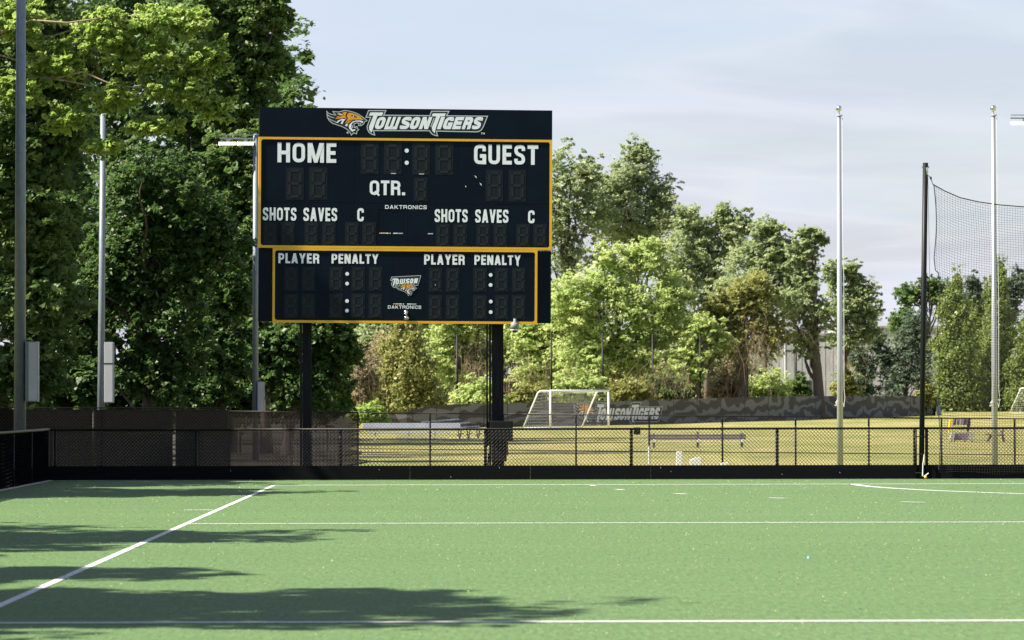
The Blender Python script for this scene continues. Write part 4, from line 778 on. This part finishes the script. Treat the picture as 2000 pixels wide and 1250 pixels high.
# ------------------------------------------------------------------ light poles
def flood(mb_parent, x, y, z, w=0.85):
    q = MB(); q.hexa([(x - w / 2, y - 0.20, z - 0.08), (x + w / 2, y - 0.20, z - 0.08), (x + w / 2, y + 0.25, z + 0.02), (x - w / 2, y + 0.25, z + 0.02), (x - w / 2, y - 0.12, z + 0.05), (x + w / 2, y - 0.12, z + 0.05), (x + w / 2, y + 0.25, z + 0.05), (x - w / 2, y + 0.25, z + 0.05)])
    o = q.build('floodlight', M_lamp, mb_parent, bevel=0.01)
    q = MB(); q.box((x - 0.06, y - 0.05, z + 0.052), (x + 0.06, y + 0.05, z + 0.16)); q.build('bracket', M_galv, o)
def light_pole(label, px, Y, top_py, r0, r1, arms=None, box=None, z_bot=-0.5, tilt=0.0):
    x = PX(px, Y); z0 = ground_z(x, Y) - 0.1; root = empty('light_pole', (x, Y, z0)); tag(root, label, 'light pole', 'galvanised light poles'); top = P(px, top_py, Y).z - z0
    q = MB(); q.tube([(0, 0, 0), (tilt * 0.5, 0, top * 0.5), (tilt, 0, top)], [r0, (r0 + r1) / 2, r1], 20); q.build('pole', M_galv, root, smooth=True)
    q = MB(); q.sphere((tilt, 0, top), r1 * 1.05, 14, 8, 0.6); q.build('cap', M_galv, root, smooth=True)
    if arms:
        a, side = arms; q = MB(); q.bar((tilt, 0, top - 0.12), (tilt + side * a, 0, top - 0.1), 0.05, 0.05); q.bar((tilt, -0.1, top - 0.0), (tilt + side * a, -0.1, top + 0.0), 0.03, 0.03); q.build('cross_arm', M_galv, root)
        n = 2
        for k in range(n): flood(root, tilt + side * (a * (k + 0.5) / n + 0.03), -0.05, top - 0.28, a / n * 0.94)
    if box:
        bx0, by0, bx1, by1, split, bd_ = box; pa = P(bx0, by1, Y); pb = P(bx1, by0, Y); q = MB(); q.box((pa.x - x, -0.16, pa.z - z0), (pb.x - x, 0.2, pb.z - z0)); o = q.build('equipment_box', M_galv, root, bevel=0.012)
        q = MB(); q.box((pa.x - x + 0.07 * bd_, -0.176, pa.z - z0 + 0.02), (pb.x - x - 0.012, -0.163, pb.z - z0 - 0.02)); q.build('box_door', mat('box_grey', (0.42, 0.44, 0.47), 0.5, var=0.08), o, bevel=0.004)
        if split:
            zz = P(bx0, split, Y).z - z0; q = MB(); q.box((pa.x - x - 0.004, -0.182, zz - 0.012), (pb.x - x + 0.004, 0.202, zz + 0.012)); q.build('box_seam', M_steelblk, o)
    return root
light_pole('thick galvanised light pole at the left edge with grey box', 38.5, 81.2, -330, 0.128, 0.088, None, (51, 667, 75, 785, 0, 1), tilt=0.03)
light_pole('second galvanised light pole, its top hidden in foliage, box split in two', 196.5, 104, 225, 0.105, 0.07, None, (204, 668, 222, 787, 710, 0.2), tilt=0.06)
light_pole('galvanised light pole with lit floodlight arm touching the scoreboard left edge', 498.5, 131, 264, 0.105, 0.085, (1.2, -1), (503, 745, 516, 806, 0, 0.2), tilt=0.02)
light_pole('light pole whose floodlight tip enters at the right edge', 2092, 135, 225, 0.11, 0.085, (2.05, -1), None)

# ------------------------------------------------------------------ flagpoles
def flagpole(label, px, Y, top_py, loop_py):
    x = PX(px, Y); z0 = ground_z(x, Y) - 0.1; root = empty('flagpole', (x, Y, z0)); tag(root, label, 'flagpole', 'bare aluminium flagpoles'); zb = P(px, top_py, Y).z - z0; s_ = Y / F
    zt = zb - 16 * s_
    q = MB(); q.tube([(0, 0, 0), (0, 0, zt * 0.35), (0, 0, zt)], [6.2 * s_, 5.8 * s_, 3.7 * s_], 24); q.build('pole', M_alu, root, smooth=True)
    q = MB(); q.sphere((0, 0, zb), 6.0 * s_, 18, 12); q.build('ball_finial', M_ball, root, smooth=True)
    q = MB(); q.tube([(0, 0, zt), (0, 0, zt + 2 * s_), (0, 0, zt + 5 * s_), (0, 0, zt + 12 * s_)], [4.6 * s_, 4.8 * s_, 1.6 * s_, 1.0 * s_], 14); q.box((0, -2 * s_, zt + 0.2 * s_), (7 * s_, 2 * s_, zt + 3.5 * s_)); q.build('truck', M_alu, root, smooth=False)
    zl = P(px, loop_py, Y).z - z0
    q = MB(); q.tube([(6.4 * s_, -0.03, zt + s_), (6.5 * s_, -0.05, zt * 0.7), (8 * s_, -0.06, zt * 0.55), (7.5 * s_, -0.08, zl + 0.3), (9 * s_, -0.09, zl + 0.1), (7 * s_, -0.09, zl - 0.1), (5 * s_, -0.09, zl)], 0.006, 5); q.build('halyard', M_rope, root)
    q = MB(); q.tube([(-5 * s_, -0.08, zl + 5 * s_), (-9 * s_, -0.09, zl), (-10.5 * s_, -0.09, zl - 6 * s_), (-8.5 * s_, -0.09, zl - 7 * s_), (-6.8 * s_, -0.09, zl), (-5 * s_, -0.08, zl + 4 * s_)], 0.009, 5); q.build('rope_loop', M_rope, root)
flagpole('bare silver flagpole left of the net, ball on top', 1640.5, 86, 212, 786); flagpole('bare silver flagpole behind the black netting, ball on top', 1942.5, 86, 211.5, 787)

# ------------------------------------------------------------------ net pole and netting
NY = FENCE_Y - 0.02; nx0 = PX(1798.5, NY)
npole = empty('net_pole', (nx0, NY, 0)); tag(npole, 'tall black steel net pole standing in the fence line', 'net pole'); zt = P(1809, 318, NY).z; lean = PX(1809, NY) - nx0 + 0.004
q = MB(); q.tube([(0, 0, -0.2), (lean * 0.5, 0, zt * 0.5), (lean, 0, zt)], 0.054, 20); q.build('pole', M_steelblk, npole, smooth=True)
q = MB(); q.tube([(lean - 0.075, 0, zt - 0.09), (lean + 0.075, 0, zt - 0.09)], 0.022, 8); q.tube([(lean + 0.02, -0.06, zt - 0.1), (lean + 0.03, -0.07, zt - 0.17), (lean + 0.035, -0.06, zt - 0.25)], [0.022, 0.02, 0.012], 8); q.build('pulley', M_ball, npole)
for sx in (-0.1, 0.1):
    q = MB(); q.tube([(sx, -0.01, 0.03), (sx, -0.01, TOPZ - 0.02)], 0.016, 8); q.build('tension_bar', M_vinyl, npole, smooth=True)
    for z in (0.12, 0.5, 0.86):
        q = MB(); q.tube([(sx - 0.02, -0.03, z), (0.02 if sx < 0 else -0.02, -0.065, z + 0.005)], 0.012, 6); q.build('clamp', M_vinyl, npole)
q = MB(); q.tube([(0.06, -0.07, 0.5), (0.03, -0.08, 0.3), (0.02, -0.09, 0.06), (0.05, -0.1, 0.05), (0.14, -0.1, 0.12)], 0.012, 6); q.build('tie_rope', M_rope, npole)
q = MB(); q.sphere((0.08, -0.1, 0.035), 0.03, 10, 6); q.build('orange_tie', M_orange, npole)
net = empty('netting', (nx0, NY - 0.08, 0)); tag(net, 'sagging black ball stop netting hung right of the net pole', 'netting')
def nP(px, py): p = P(px, py, NY - 0.08); return Vector((p.x - nx0, 0, p.z))
topc = [(1822, 360), (1845, 373), (1875, 386), (1910, 394), (1950, 400), (2000, 404), (2060, 405), (2140, 400), (2230, 385), (2320, 350)]
pc = [nP(*p) for p in topc]
def top_at(x):
    for i in range(len(pc) - 1):
        if pc[i].x <= x <= pc[i + 1].x: t = (x - pc[i].x) / (pc[i + 1].x - pc[i].x); return pc[i].z + (pc[i + 1].z - pc[i].z) * t
    return pc[-1].z
q = MB(); q.tube([Vector((lean + 0.035, 0.02, zt - 0.25)), nP(1818, 348), pc[0]], 0.008, 5); q.tube(pc, 0.012, 6); q.build('top_rope', M_net, net)
q = MB(); q.sphere(nP(1818, 348), 0.022, 8, 6, 1.6); q.build('turnbuckle', M_steelblk, net)
b = MB(); xs = np.arange(pc[0].x + 0.02, pc[-1].x, 0.053); rng = np.random.default_rng(9); zb0 = 0.13
def edge_x(z): return pc[0].x + 0.02 + 0.05 * abs(math.sin(z * 2.1)) + (0.06 if z < 4.2 else 0.0) * min(1, (pc[0].z - z))
wob = lambda x, z: (0.012 * math.sin(x * 6 + z * 1.7) + 0.008 * math.sin(z * 5 + x * 2), 0.05 * math.sin(x * 1.1 + z * 0.8))
for x in xs:
    zt_ = top_at(x); n = 34; pts = []
    for k in range(n + 1):
        z = zt_ + (zb0 + 0.05 * math.sin(x * 3) - zt_) * k / n; w1, w2 = wob(x, z); xx = max(x + w1, edge_x(z)); pts.append((xx, w2 - 0.02, z))
    b.tube(pts, 0.0026, 3, caps=False)
nz_ = int((pc[0].z - zb0) / 0.053)
for k in range(nz_):
    pts = []
    for x in np.arange(pc[0].x + 0.02, pc[-1].x, 0.16):
        zt_ = top_at(x); z = pc[0].z - (k + 1) * 0.053 - (pc[0].z - zt_) * (1 - k / nz_)
        w1, w2 = wob(x, z); pts.append((max(x, edge_x(z)), w2 - 0.02, z + 0.01 * math.sin(x * 7 + k)))
    b.tube(pts, 0.0026, 3, caps=False)
b.build('net_mesh', M_net, net)['kind'] = 'stuff'
q = MB(); pts = []
for k in range(120):
    z = pc[0].z - (pc[0].z - 0.2) * k / 119; pts.append((edge_x(z) - 0.005, -0.01, z))
q.tube(pts, 0.008, 5, caps=False); q.tube([(lean + 0.04, 0, zt - 0.3), (lean + 0.07, 0, zt * 0.6), (lean + 0.09, 0, 1.2)], 0.004, 4); q.build('edge_rope', M_net, net)

# ------------------------------------------------------------------ banner fence
M_ban = bpy.data.materials.new('striped_banner'); M_ban.use_nodes = True
t = M_ban.node_tree; b_ = t.nodes['Principled BSDF']; b_.inputs['Roughness'].default_value = 0.9
tcx = N(t, 'ShaderNodeTexCoord'); mp = N(t, 'ShaderNodeMapping'); mp.inputs['Scale'].default_value = (0.42, 0.42, 0.95); mp.inputs['Rotation'].default_value = (0, 0.25, 0); t.links.new(tcx.outputs['Object'], mp.inputs[0])
wv = N(t, 'ShaderNodeTexNoise'); wv.inputs['Scale'].default_value = 0.75; wv.inputs['Detail'].default_value = 2.0; wv.inputs['Distortion'].default_value = 0.2; t.links.new(mp.outputs[0], wv.inputs[0])
wx = N(t, 'ShaderNodeSeparateXYZ'); t.links.new(mp.outputs[0], wx.inputs[0])
wz = N(t, 'ShaderNodeMath', operation='MULTIPLY'); wz.inputs[1].default_value = 6.5; t.links.new(wx.outputs['Z'], wz.inputs[0])
wq = N(t, 'ShaderNodeMath', operation='MULTIPLY_ADD'); wq.inputs[1].default_value = 19.0; t.links.new(wv.outputs['Fac'], wq.inputs[0]); t.links.new(wz.outputs[0], wq.inputs[2]); ws = N(t, 'ShaderNodeMath', operation='SINE'); t.links.new(wq.outputs[0], ws.inputs[0])
cr = N(t, 'ShaderNodeValToRGB'); e = cr.color_ramp.elements; e[0].position = 0.02; e[0].color = (0.058, 0.054, 0.047, 1); e[1].position = 0.22; e[1].color = (0.15, 0.147, 0.143, 1); t.links.new(ws.outputs[0], cr.inputs[0]); t.links.new(cr.outputs[0], b_.inputs['Base Color'])
ban = empty('banner_fence', (P(1300, 800, 286).x, 286, ground_z(P(1300, 800, 286).x, 286))); tag(ban, 'dark tiger striped windscreen fence with team lettering beyond the field', 'fence')
bL = ban.location
prof = [(712, 829, 840, 270), (735, 821, 840, 271), (770, 809, 840, 272), (800, 801, 840, 272), (850, 791.5, 840, 273), (900, 789, 840, 274), (1000, 787, 838, 276), (1100, 786, 836, 279), (1200, 784, 832.5, 283), (1300, 781, 829, 290), (1400, 777, 825, 299), (1500, 774.5, 821.5, 309), (1600, 773, 818.5, 321), (1700, 773, 816.5, 335), (1800, 773, 815, 349), (1828, 775, 814.5, 353)]
def bprof(px):
    for i in range(len(prof) - 1):
        if prof[i][0] <= px <= prof[i + 1][0]:
            k = (px - prof[i][0]) / (prof[i + 1][0] - prof[i][0]); return [prof[i][j] + (prof[i + 1][j] - prof[i][j]) * k for j in (1, 2, 3)]
    return list(prof[0][1:]) if px < prof[0][0] else list(prof[-1][1:])
def bP(px, py, d=0.0):
    Yd = bprof(px)[2]; p = P(px, py, Yd); return Vector((p.x - bL.x, p.y - bL.y - d, p.z - bL.z))
seams = [712, 760] + [v for v in np.arange(806, 1800, 46.3)] + [1828]
for i in range(len(seams) - 1):
    x0, x1 = seams[i] + 0.25, seams[i + 1] - 0.25; q = MB(); n = 5; top = []; bot = []; top2 = []; bot2 = []
    for k in range(n):
        px = x0 + (x1 - x0) * k / (n - 1); ty, by_, _ = bprof(px); sag = 0.5 * math.sin(math.pi * k / (n - 1)); top.append(bP(px, ty + sag)); bot.append(bP(px, by_ + 1))
        top2.append(bP(px, ty + sag, -0.03)); bot2.append(bP(px, by_ + 1, -0.03))
    q.add(top + bot + top2 + bot2, [(k, n + k, n + k + 1, k + 1) for k in range(n - 1)] + [(2 * n + k, 2 * n + k + 1, 3 * n + k + 1, 3 * n + k) for k in range(n - 1)] + [(k, k + 1, 2 * n + k + 1, 2 * n + k) for k in range(n - 1)])
    q.build('banner_panel', M_ban, ban)
    if i:
        ty, by_, _ = bprof(seams[i]); q = MB(); q.tube([bP(seams[i], by_ + 3, -0.09), bP(seams[i], ty - 0.5, -0.09)], 0.04, 6); q.build('post', M_vinyl, ban)
        q = MB(); a_ = bP(seams[i] - 0.6, ty + 0.5, 0.004); c_ = bP(seams[i] + 0.6, ty + 0.5, 0.004); d_ = bP(seams[i] + 0.6, by_, 0.004); e_ = bP(seams[i] - 0.6, by_, 0.004); poly_to(q, [a_, e_, d_, c_]); q.build('seam', M_net, ban)
M_bw = mat('banner_white', (0.70, 0.69, 0.68), 0.9, var=0.1); M_bg = mat('banner_grey', (0.38, 0.40, 0.40), 0.9, var=0.1); M_bo = mat('banner_orange', (0.75, 0.36, 0.08), 0.9, var=0.1); M_bk = mat('banner_ink', (0.022, 0.023, 0.024), 0.9)
be = empty('banner_emblem'); be.parent = ban
def put_b(x, y, d):
    px = 1120 + (x - 185) * (174 / 3500.0); ty = 786.5 - (px - 1120) * 0.013; py = ty + (y - 172) * (47 / 550.0); return bP(px, py, 0.02 + d * 6)
emblem(put_b, be, dict(k=M_bk, g=M_bg, o=M_bo, c=M_bo, w=M_bw), lay=0.002)
q = MB(); q.hexa([P(1829, 813, 352) - bL, P(1840, 813, 353) - bL, P(1840, 813, 355) - bL, P(1829, 813, 355) - bL, P(1829, 778, 352) - bL, P(1833, 778, 353) - bL, P(1833, 778, 355) - bL, P(1829, 778, 355) - bL]); q.build('end_flap', mat('flap_grey', (0.30, 0.33, 0.38), 0.8), ban)
# tall thin poles behind the banner
for px, ty, Y, lab in ((893, 652, 300, 'thin black net pole behind the bleachers'), (1077, 650, 303, 'thin black net pole above the near goal left post'), (1177, 650, 306, 'thin black net pole above the near goal right post'), (1275, 652, 310, 'thin black net pole above the end of the banner lettering'), (1460, 650, 322, 'thin black net pole in the brown vine tangle'), (1555, 650, 332, 'thin black net pole left of the ivy trunk'), (1368, 655, 315, 'thin black net pole hidden in the layered tree')):
    x = PX(px, Y); z0 = ground_z(x, Y) - 0.2; root = empty('thin_net_pole', (x, Y, z0)); tag(root, lab, 'net pole', 'thin net poles behind the banner'); h = P(px, ty, Y).z - z0
    q = MB(); q.tube([(0, 0, 0), (0, 0, h)], 0.075, 8); q.build('pole', M_steelblk, root, smooth=True)
    q = MB(); q.bar((-0.12, 0, h + 0.03), (0.14, 0, h + 0.03), 0.1, 0.06); q.build('cap', M_steelblk, root)

# ------------------------------------------------------------------ soccer goals
def goal(label, px, py, Y, ang, mirror=1):
    p = P(px, py, Y); root = empty('soccer_goal', (p.x, Y, p.z)); tag(root, label, 'soccer goal', 'white soccer goals on the grass'); ca, sa = math.cos(ang), math.sin(ang)
    u = Vector((ca, sa, 0)); d = Vector((-sa, ca, 0)) * mirror; W, H, td, bdp = 7.32, 2.44, 0.95, 2.1; r = 0.065; up_ = Vector((0, 0, 1)); z0 = Vector((0, 0, 0))
    for b0 in (z0, u * W):
        q = MB(); q.tube([b0, b0 + up_ * H], r, 12); q.build('post', M_whitep, root, smooth=True)
        q = MB(); q.tube([b0 + up_ * H, b0 + up_ * H + d * td * 0.8, b0 + up_ * (H - 0.12) + d * td, b0 + d * bdp], 0.045, 10); q.build('back_stay', M_whitep, root, smooth=True)
    q = MB(); q.tube([up_ * H - u * 0.06, u * W + up_ * H + u * 0.06], r, 12); q.build('crossbar', M_whitep, root, smooth=True)
    q = MB(); q.tube([d * bdp + up_ * 0.03, d * bdp + u * W + up_ * 0.03], 0.04, 8); q.build('ground_bar', M_whitep, root, smooth=True)
    b = MB(); nb = 36
    for k in range(nb + 1):
        o0 = u * (W * k / nb); b.tube([o0 + up_ * H, o0 + up_ * (H - 0.1 - 0.06 * math.sin(math.pi * k / nb)) + d * td, o0 + d * bdp + up_ * 0.02], 0.0027, 3, caps=False)
    for k in range(13):
        t_ = k / 12; c0 = (up_ * (H - 0.12) + d * td).lerp(d * bdp, t_); b.tube([c0, c0 + u * W * 0.5 - up_ * 0.08 * (1 - t_), c0 + u * W], 0.0027, 3, caps=False)
        for b0 in (z0, u * W): b.tube([b0 + up_ * (H * (1 - t_)), b0 + c0], 0.0027, 3, caps=False)
    for k in range(4): c0 = up_ * H + d * td * k / 4; b.tube([c0, c0 + u * W], 0.004, 3, caps=False)
    b.build('net', M_wnet, root)['kind'] = 'stuff'
goal('white soccer goal in front of the banner lettering', 1075, 837, 254, R(57))
goal('white soccer goal cut off by the right picture edge', 2011, 808, 372, R(57))

# ------------------------------------------------------------------ bleachers, bench, sled, chair, stakes
M_frame = mat('bleacher_frame', (0.25, 0.26, 0.28), 0.5, metal=0.4)
c = P(805, 866, 186); bl = empty('bleachers', (c.x, 186, ground_z(c.x, 186))); tag(bl, 'low aluminium bleachers behind the fence, long grey planks', 'bleachers'); k_ = 186 / F
def row(root, x0, x1, y, z, w, h, m=M_bleach, name='plank', tilt=0.0):
    q = MB(); q.hexa([(x0, y, z), (x1, y, z), (x1, y + w, z + tilt), (x0, y + w, z + tilt), (x0, y, z + h), (x1, y, z + h), (x1, y + w, z + h + tilt), (x0, y + w, z + h + tilt)]); return q.build(name, m, root, bevel=0.006)
L0, L1 = (708 - 805) * k_, (899 - 805) * k_
zr = lambda py: P(805, py, 186).z - bl.location.z
row(bl, L0, L1, 0.55, zr(836), 0.12, zr(826.5) - zr(836), tilt=0.0, name='back_plank'); row(bl, L0 + 0.2, L1 - 0.5, 0.0, zr(846.5), 0.25, 0.05, name='seat_plank'); row(bl, L0 + 1.6, L1 - 0.6, -0.35, zr(856), 0.25, 0.045, name='foot_plank'); row(bl, L0 + 0.1, L1, 0.4, zr(841), 0.25, 0.045, M_frame, 'seat_plank')
for x in (L0 + 0.6, L0 + 2.2, L1 - 1.2):
    q = MB(); q.bar((x, -0.4, 0.0), (x, 0.75, 0.05), 0.06, 0.06); q.bar((x, -0.35, 0.05), (x, 0.6, zr(838)), 0.05, 0.05); q.bar((x, 0.65, 0.0), (x, 0.65, zr(830)), 0.05, 0.05); q.bar((x, 0.0, 0.0), (x, 0.05, zr(847)), 0.05, 0.05); q.build('frame', M_frame, bl)
c = P(880, 862, 200); b2 = empty('bleachers', (c.x, 200, ground_z(c.x, 200))); tag(b2, 'tilted bleachers in front of the striped banner, planks rising right', 'bleachers')
def q3(px, py, d): p = P(px, py, 200 + d); return Vector((p.x - c.x, p.y - 200, p.z - b2.location.z))
for (x0, y0, x1, y1, d) in ((822, 824.5, 897, 818.5, 2.4), (858, 830.5, 918, 825, 1.6), (884, 835, 937, 832.5, 0.8)):
    q = MB(); q.bar(q3(x0, y0, d), q3(x1, y1, d), 0.28, 0.06); q.build('plank', M_whitep if d > 1 else M_bleach, b2, bevel=0.005)
    q = MB(); q.bar(q3(x0 + 14, y0 + 2.2, d + 0.3), q3(x1 + 5, y1 + 1.6, d + 0.3), 0.2, 0.05); q.build('plank', M_frame, b2)
for x in (898, 915, 934): 
    q = MB(); q.bar(q3(x, 862, 0.3), q3(x - 4, 832, 2.0), 0.05, 0.05); q.bar(q3(x, 862, 0.3), q3(x + 3, 838, 0.6), 0.05, 0.05); q.bar(q3(x - 6, 850, 0.5), q3(x + 8, 846, 0.5), 0.05, 0.05); q.build('frame', M_frame, b2)
q = MB(); q.bar(q3(882, 860, -0.5), q3(936, 858.5, -0.5), 0.3, 0.14); q.build('foot_plank', mat('blue_plank', (0.22, 0.28, 0.36), 0.5), b2, bevel=0.005)
c = P(1362, 877, 165); tbn = empty('team_bench', (c.x, 165, ground_z(c.x, 165))); tag(tbn, 'long purple brown team bench with backrest on the grass', 'bench'); k_ = 165 / F
zr = lambda py: P(1362, py, 165).z - tbn.location.z
for (y0, y1) in ((848.5, 853), (853.8, 858.5)): row(tbn, (1266 - 1362) * k_, (1457 - 1362) * k_, 0.0, zr(y1), 0.05, zr(y0) - zr(y1), M_bench, 'backrest_board')
row(tbn, (1263 - 1362) * k_, (1452 - 1362) * k_, -0.5, zr(864), 0.34, 0.035, mat('bench_seat', (0.5, 0.45, 0.45), 0.6), 'seat')
for px in (1277, 1363, 1449):
    x = (px - 1362) * k_; q = MB(); q.bar((x, 0.09, 0), (x, 0.08, zr(846 if px != 1363 else 843)), 0.09, 0.06); q.build('leg', M_bench, tbn, bevel=0.004)
    q = MB(); q.bar((x, -0.46, 0), (x, -0.4, zr(864.8)), 0.06, 0.06); q.build('leg', M_bench, tbn, bevel=0.004); q = MB(); q.box((x - 0.05, -0.53, zr(863.2)), (x + 0.05, -0.45, zr(858))); q.build('bracket', M_whitep, tbn, bevel=0.004)
c = P(1875, 866, 182); sl_ = empty('bench_rack', (c.x, 182, ground_z(c.x, 182))); tag(sl_, 'slatted purple rack with yellow end panel and pale lower pads', 'rack'); k_ = 182 / F
sP = lambda px, py, d=0.0: Vector(((px - 1875) * k_, d, P(1875, py, 182).z - sl_.location.z))
M_pur = mat('rack_purple', (0.23, 0.17, 0.24), 0.6, var=0.15); M_yel = mat('rack_yellow', (0.80, 0.48, 0.02), 0.5); M_pad = mat('rack_pad', (0.45, 0.43, 0.45), 0.7, var=0.2)
def pad(pts, dpt, m, name, d0=0.0):
    q = MB(); n = len(pts); v = [sP(x, y, d0) for x, y in pts] + [sP(x, y, d0 + dpt) for x, y in pts]; q.add(v, [tuple(range(n))[::-1], tuple(range(n, 2 * n))] + [(i, (i + 1) % n, n + (i + 1) % n, n + i) for i in range(n)]); q.build(name, m, sl_)
pad([(1857, 818), (1861, 818), (1859, 836), (1854, 848), (1853, 838)], 0.3, M_yel, 'end_panel'); pad([(1892, 818), (1896, 818), (1896, 830), (1891, 845), (1889, 838)], 0.3, M_ink, 'end_panel')
for k in range(4): x = 1862.5 + k * 7.4; pad([(x, 818), (x + 6, 818), (x + 4.6, 830), (x - 1.4, 830)], 0.06, M_pur if k % 3 else M_pur, 'slat')
pad([(1866, 818.3), (1868, 818.3), (1865, 830.5), (1862, 830.5)], 0.05, M_ink, 'strap', -0.06); pad([(1884, 818.3), (1887, 818.3), (1884, 830.5), (1881, 830.5)], 0.05, M_ink, 'strap', -0.06); pad([(1856, 815.5), (1897, 815.5), (1897, 817), (1856, 817)], 0.3, M_whitep, 'top_bar')
pad([(1858, 844), (1866, 845), (1862, 858), (1855, 861), (1854, 856)], 0.4, M_pad, 'pad', -0.2); pad([(1893, 845), (1902, 847), (1900, 858), (1897, 861), (1891, 858)], 0.4, M_pad, 'pad', -0.2); pad([(1866.4, 846), (1892.6, 846), (1890, 860), (1864, 860)], 0.3, M_pur, 'seat', -0.1)
for x in (1858, 1864, 1884, 1898): pad([(x, 859), (x + 2, 859), (x + 1.4, 866), (x - .6, 866)], 0.08, M_ink, 'leg')
c = P(1948, 865, 184); fc = empty('folding_chair', (c.x, 184, ground_z(c.x, 184))); tag(fc, 'small dark folding chair partly behind the second flagpole', 'chair'); k_ = 184 / F
fP = lambda px, py, d=0.0: Vector(((px - 1948) * k_, d, P(1948, py, 184).z - fc.location.z))
for d in (0.0, 0.45):
    q = MB(); q.bar(fP(1928, 865, d), fP(1940, 847, d), 0.05, 0.05); q.build('leg', M_bench, fc); q = MB(); q.bar(fP(1963, 865, d), fP(1957, 842, d), 0.05, 0.05); q.build('leg', M_bench, fc)
q = MB(); q.bar(fP(1926, 848, 0.2), fP(1962, 850.5, 0.2), 0.5, 0.06); q.build('seat', M_bench, fc); q = MB(); q.bar(fP(1957, 850, 0.2), fP(1961, 837, 0.2), 0.45, 0.05, (1, 0, 0)); q.build('backrest', M_bench, fc)
# white leftovers behind the kick board
def wstake(name, label, pts, Y=88.0, thick=0.04):
    cx = sum(p[0] for p in pts) / len(pts); x = PX(cx, Y); z0 = ground_z(x, Y); pts = pts[:]; q = MB(); n = len(pts)
    root = [P(px, py, Y) for px, py in pts]; low = min(v.z for v in root); root = [Vector((v.x - x, 0, (z0 if v.z < low + 0.06 else v.z) - z0)) for v in root]
    q.add(root + [v + Vector((0, thick, 0)) for v in root], [tuple(range(n))[::-1], tuple(range(n, 2 * n))] + [(i, (i + 1) % n, n + (i + 1) % n, n + i) for i in range(n)])
    o = q.build(name, M_whitep, loc=(x, Y, z0), bevel=0.006); tag(o, label, 'marker', 'white markers left behind the kick board'); return o
wstake('marker_stake', 'thin leaning white stake behind the kick board', [(1270, 912), (1267, 912), (1266, 871), (1268.5, 871)])
wstake('marker_board', 'upright white rectangular board behind the kick board', [(1333, 912), (1320, 912), (1321, 882), (1332.5, 882)])
wstake('marker_board', 'slanted white board with stepped top behind the kick board', [(1371, 912), (1350, 912), (1347, 898), (1350, 897.5), (1360, 893), (1369.5, 893)])
wstake('marker_board', 'low white board edge showing above the kick board', [(1423, 912), (1409, 912), (1408, 904), (1422, 903)])

# ------------------------------------------------------------------ litter on the turf
rng = np.random.default_rng(3); n = 22000
y = 27 + 52 * rng.random(n) ** 1.2; x = (rng.random(n) * 2 - 1) * (y * 0.135) + y * 0.004
C = np.stack([x, y, np.full(n, 0.012)], 1); keep = (C[:, 0] > LEFT_X + 0.1) & (C[:, 1] < FENCE_Y - 0.3); C = C[keep]; S = rng.uniform(0.005, 0.0155, len(C)) * (1 + (C[:, 1] - 27) / 60)
V = leaf_arrays(C, np.zeros_like(C), S, rng, 0, 0.4, 0.8, 0.5); M_lit = leafmat('litter', (0.16, 0.18, 0.08), (0.34, 0.34, 0.18), 0.1)
tag(npmesh('leaf_litter', V, np.arange(len(C) * 4).reshape(-1, 4), M_lit, None, np.repeat(rng.random(len(C)), 4)), 'pale specks of leaf litter strewn over the turf', 'leaf litter', kind='stuff')
M_cap = mat('cap_blue', (0.35, 0.62, 0.75), 0.4)
p = P(1580, 1092, 40); yy = EYE * F / (1092 - 777) * 1.0; p = P(1580, 1092, yy); q = MB(); q.tube([(0, 0, 0.0), (0, 0, 0.018)], 0.018, 12); q.build('bottle_cap', M_cap, loc=(p.x, yy, 0.004)); tag(bpy.data.objects['bottle_cap'], 'tiny pale blue bottle cap lying on the turf', 'bottle cap')
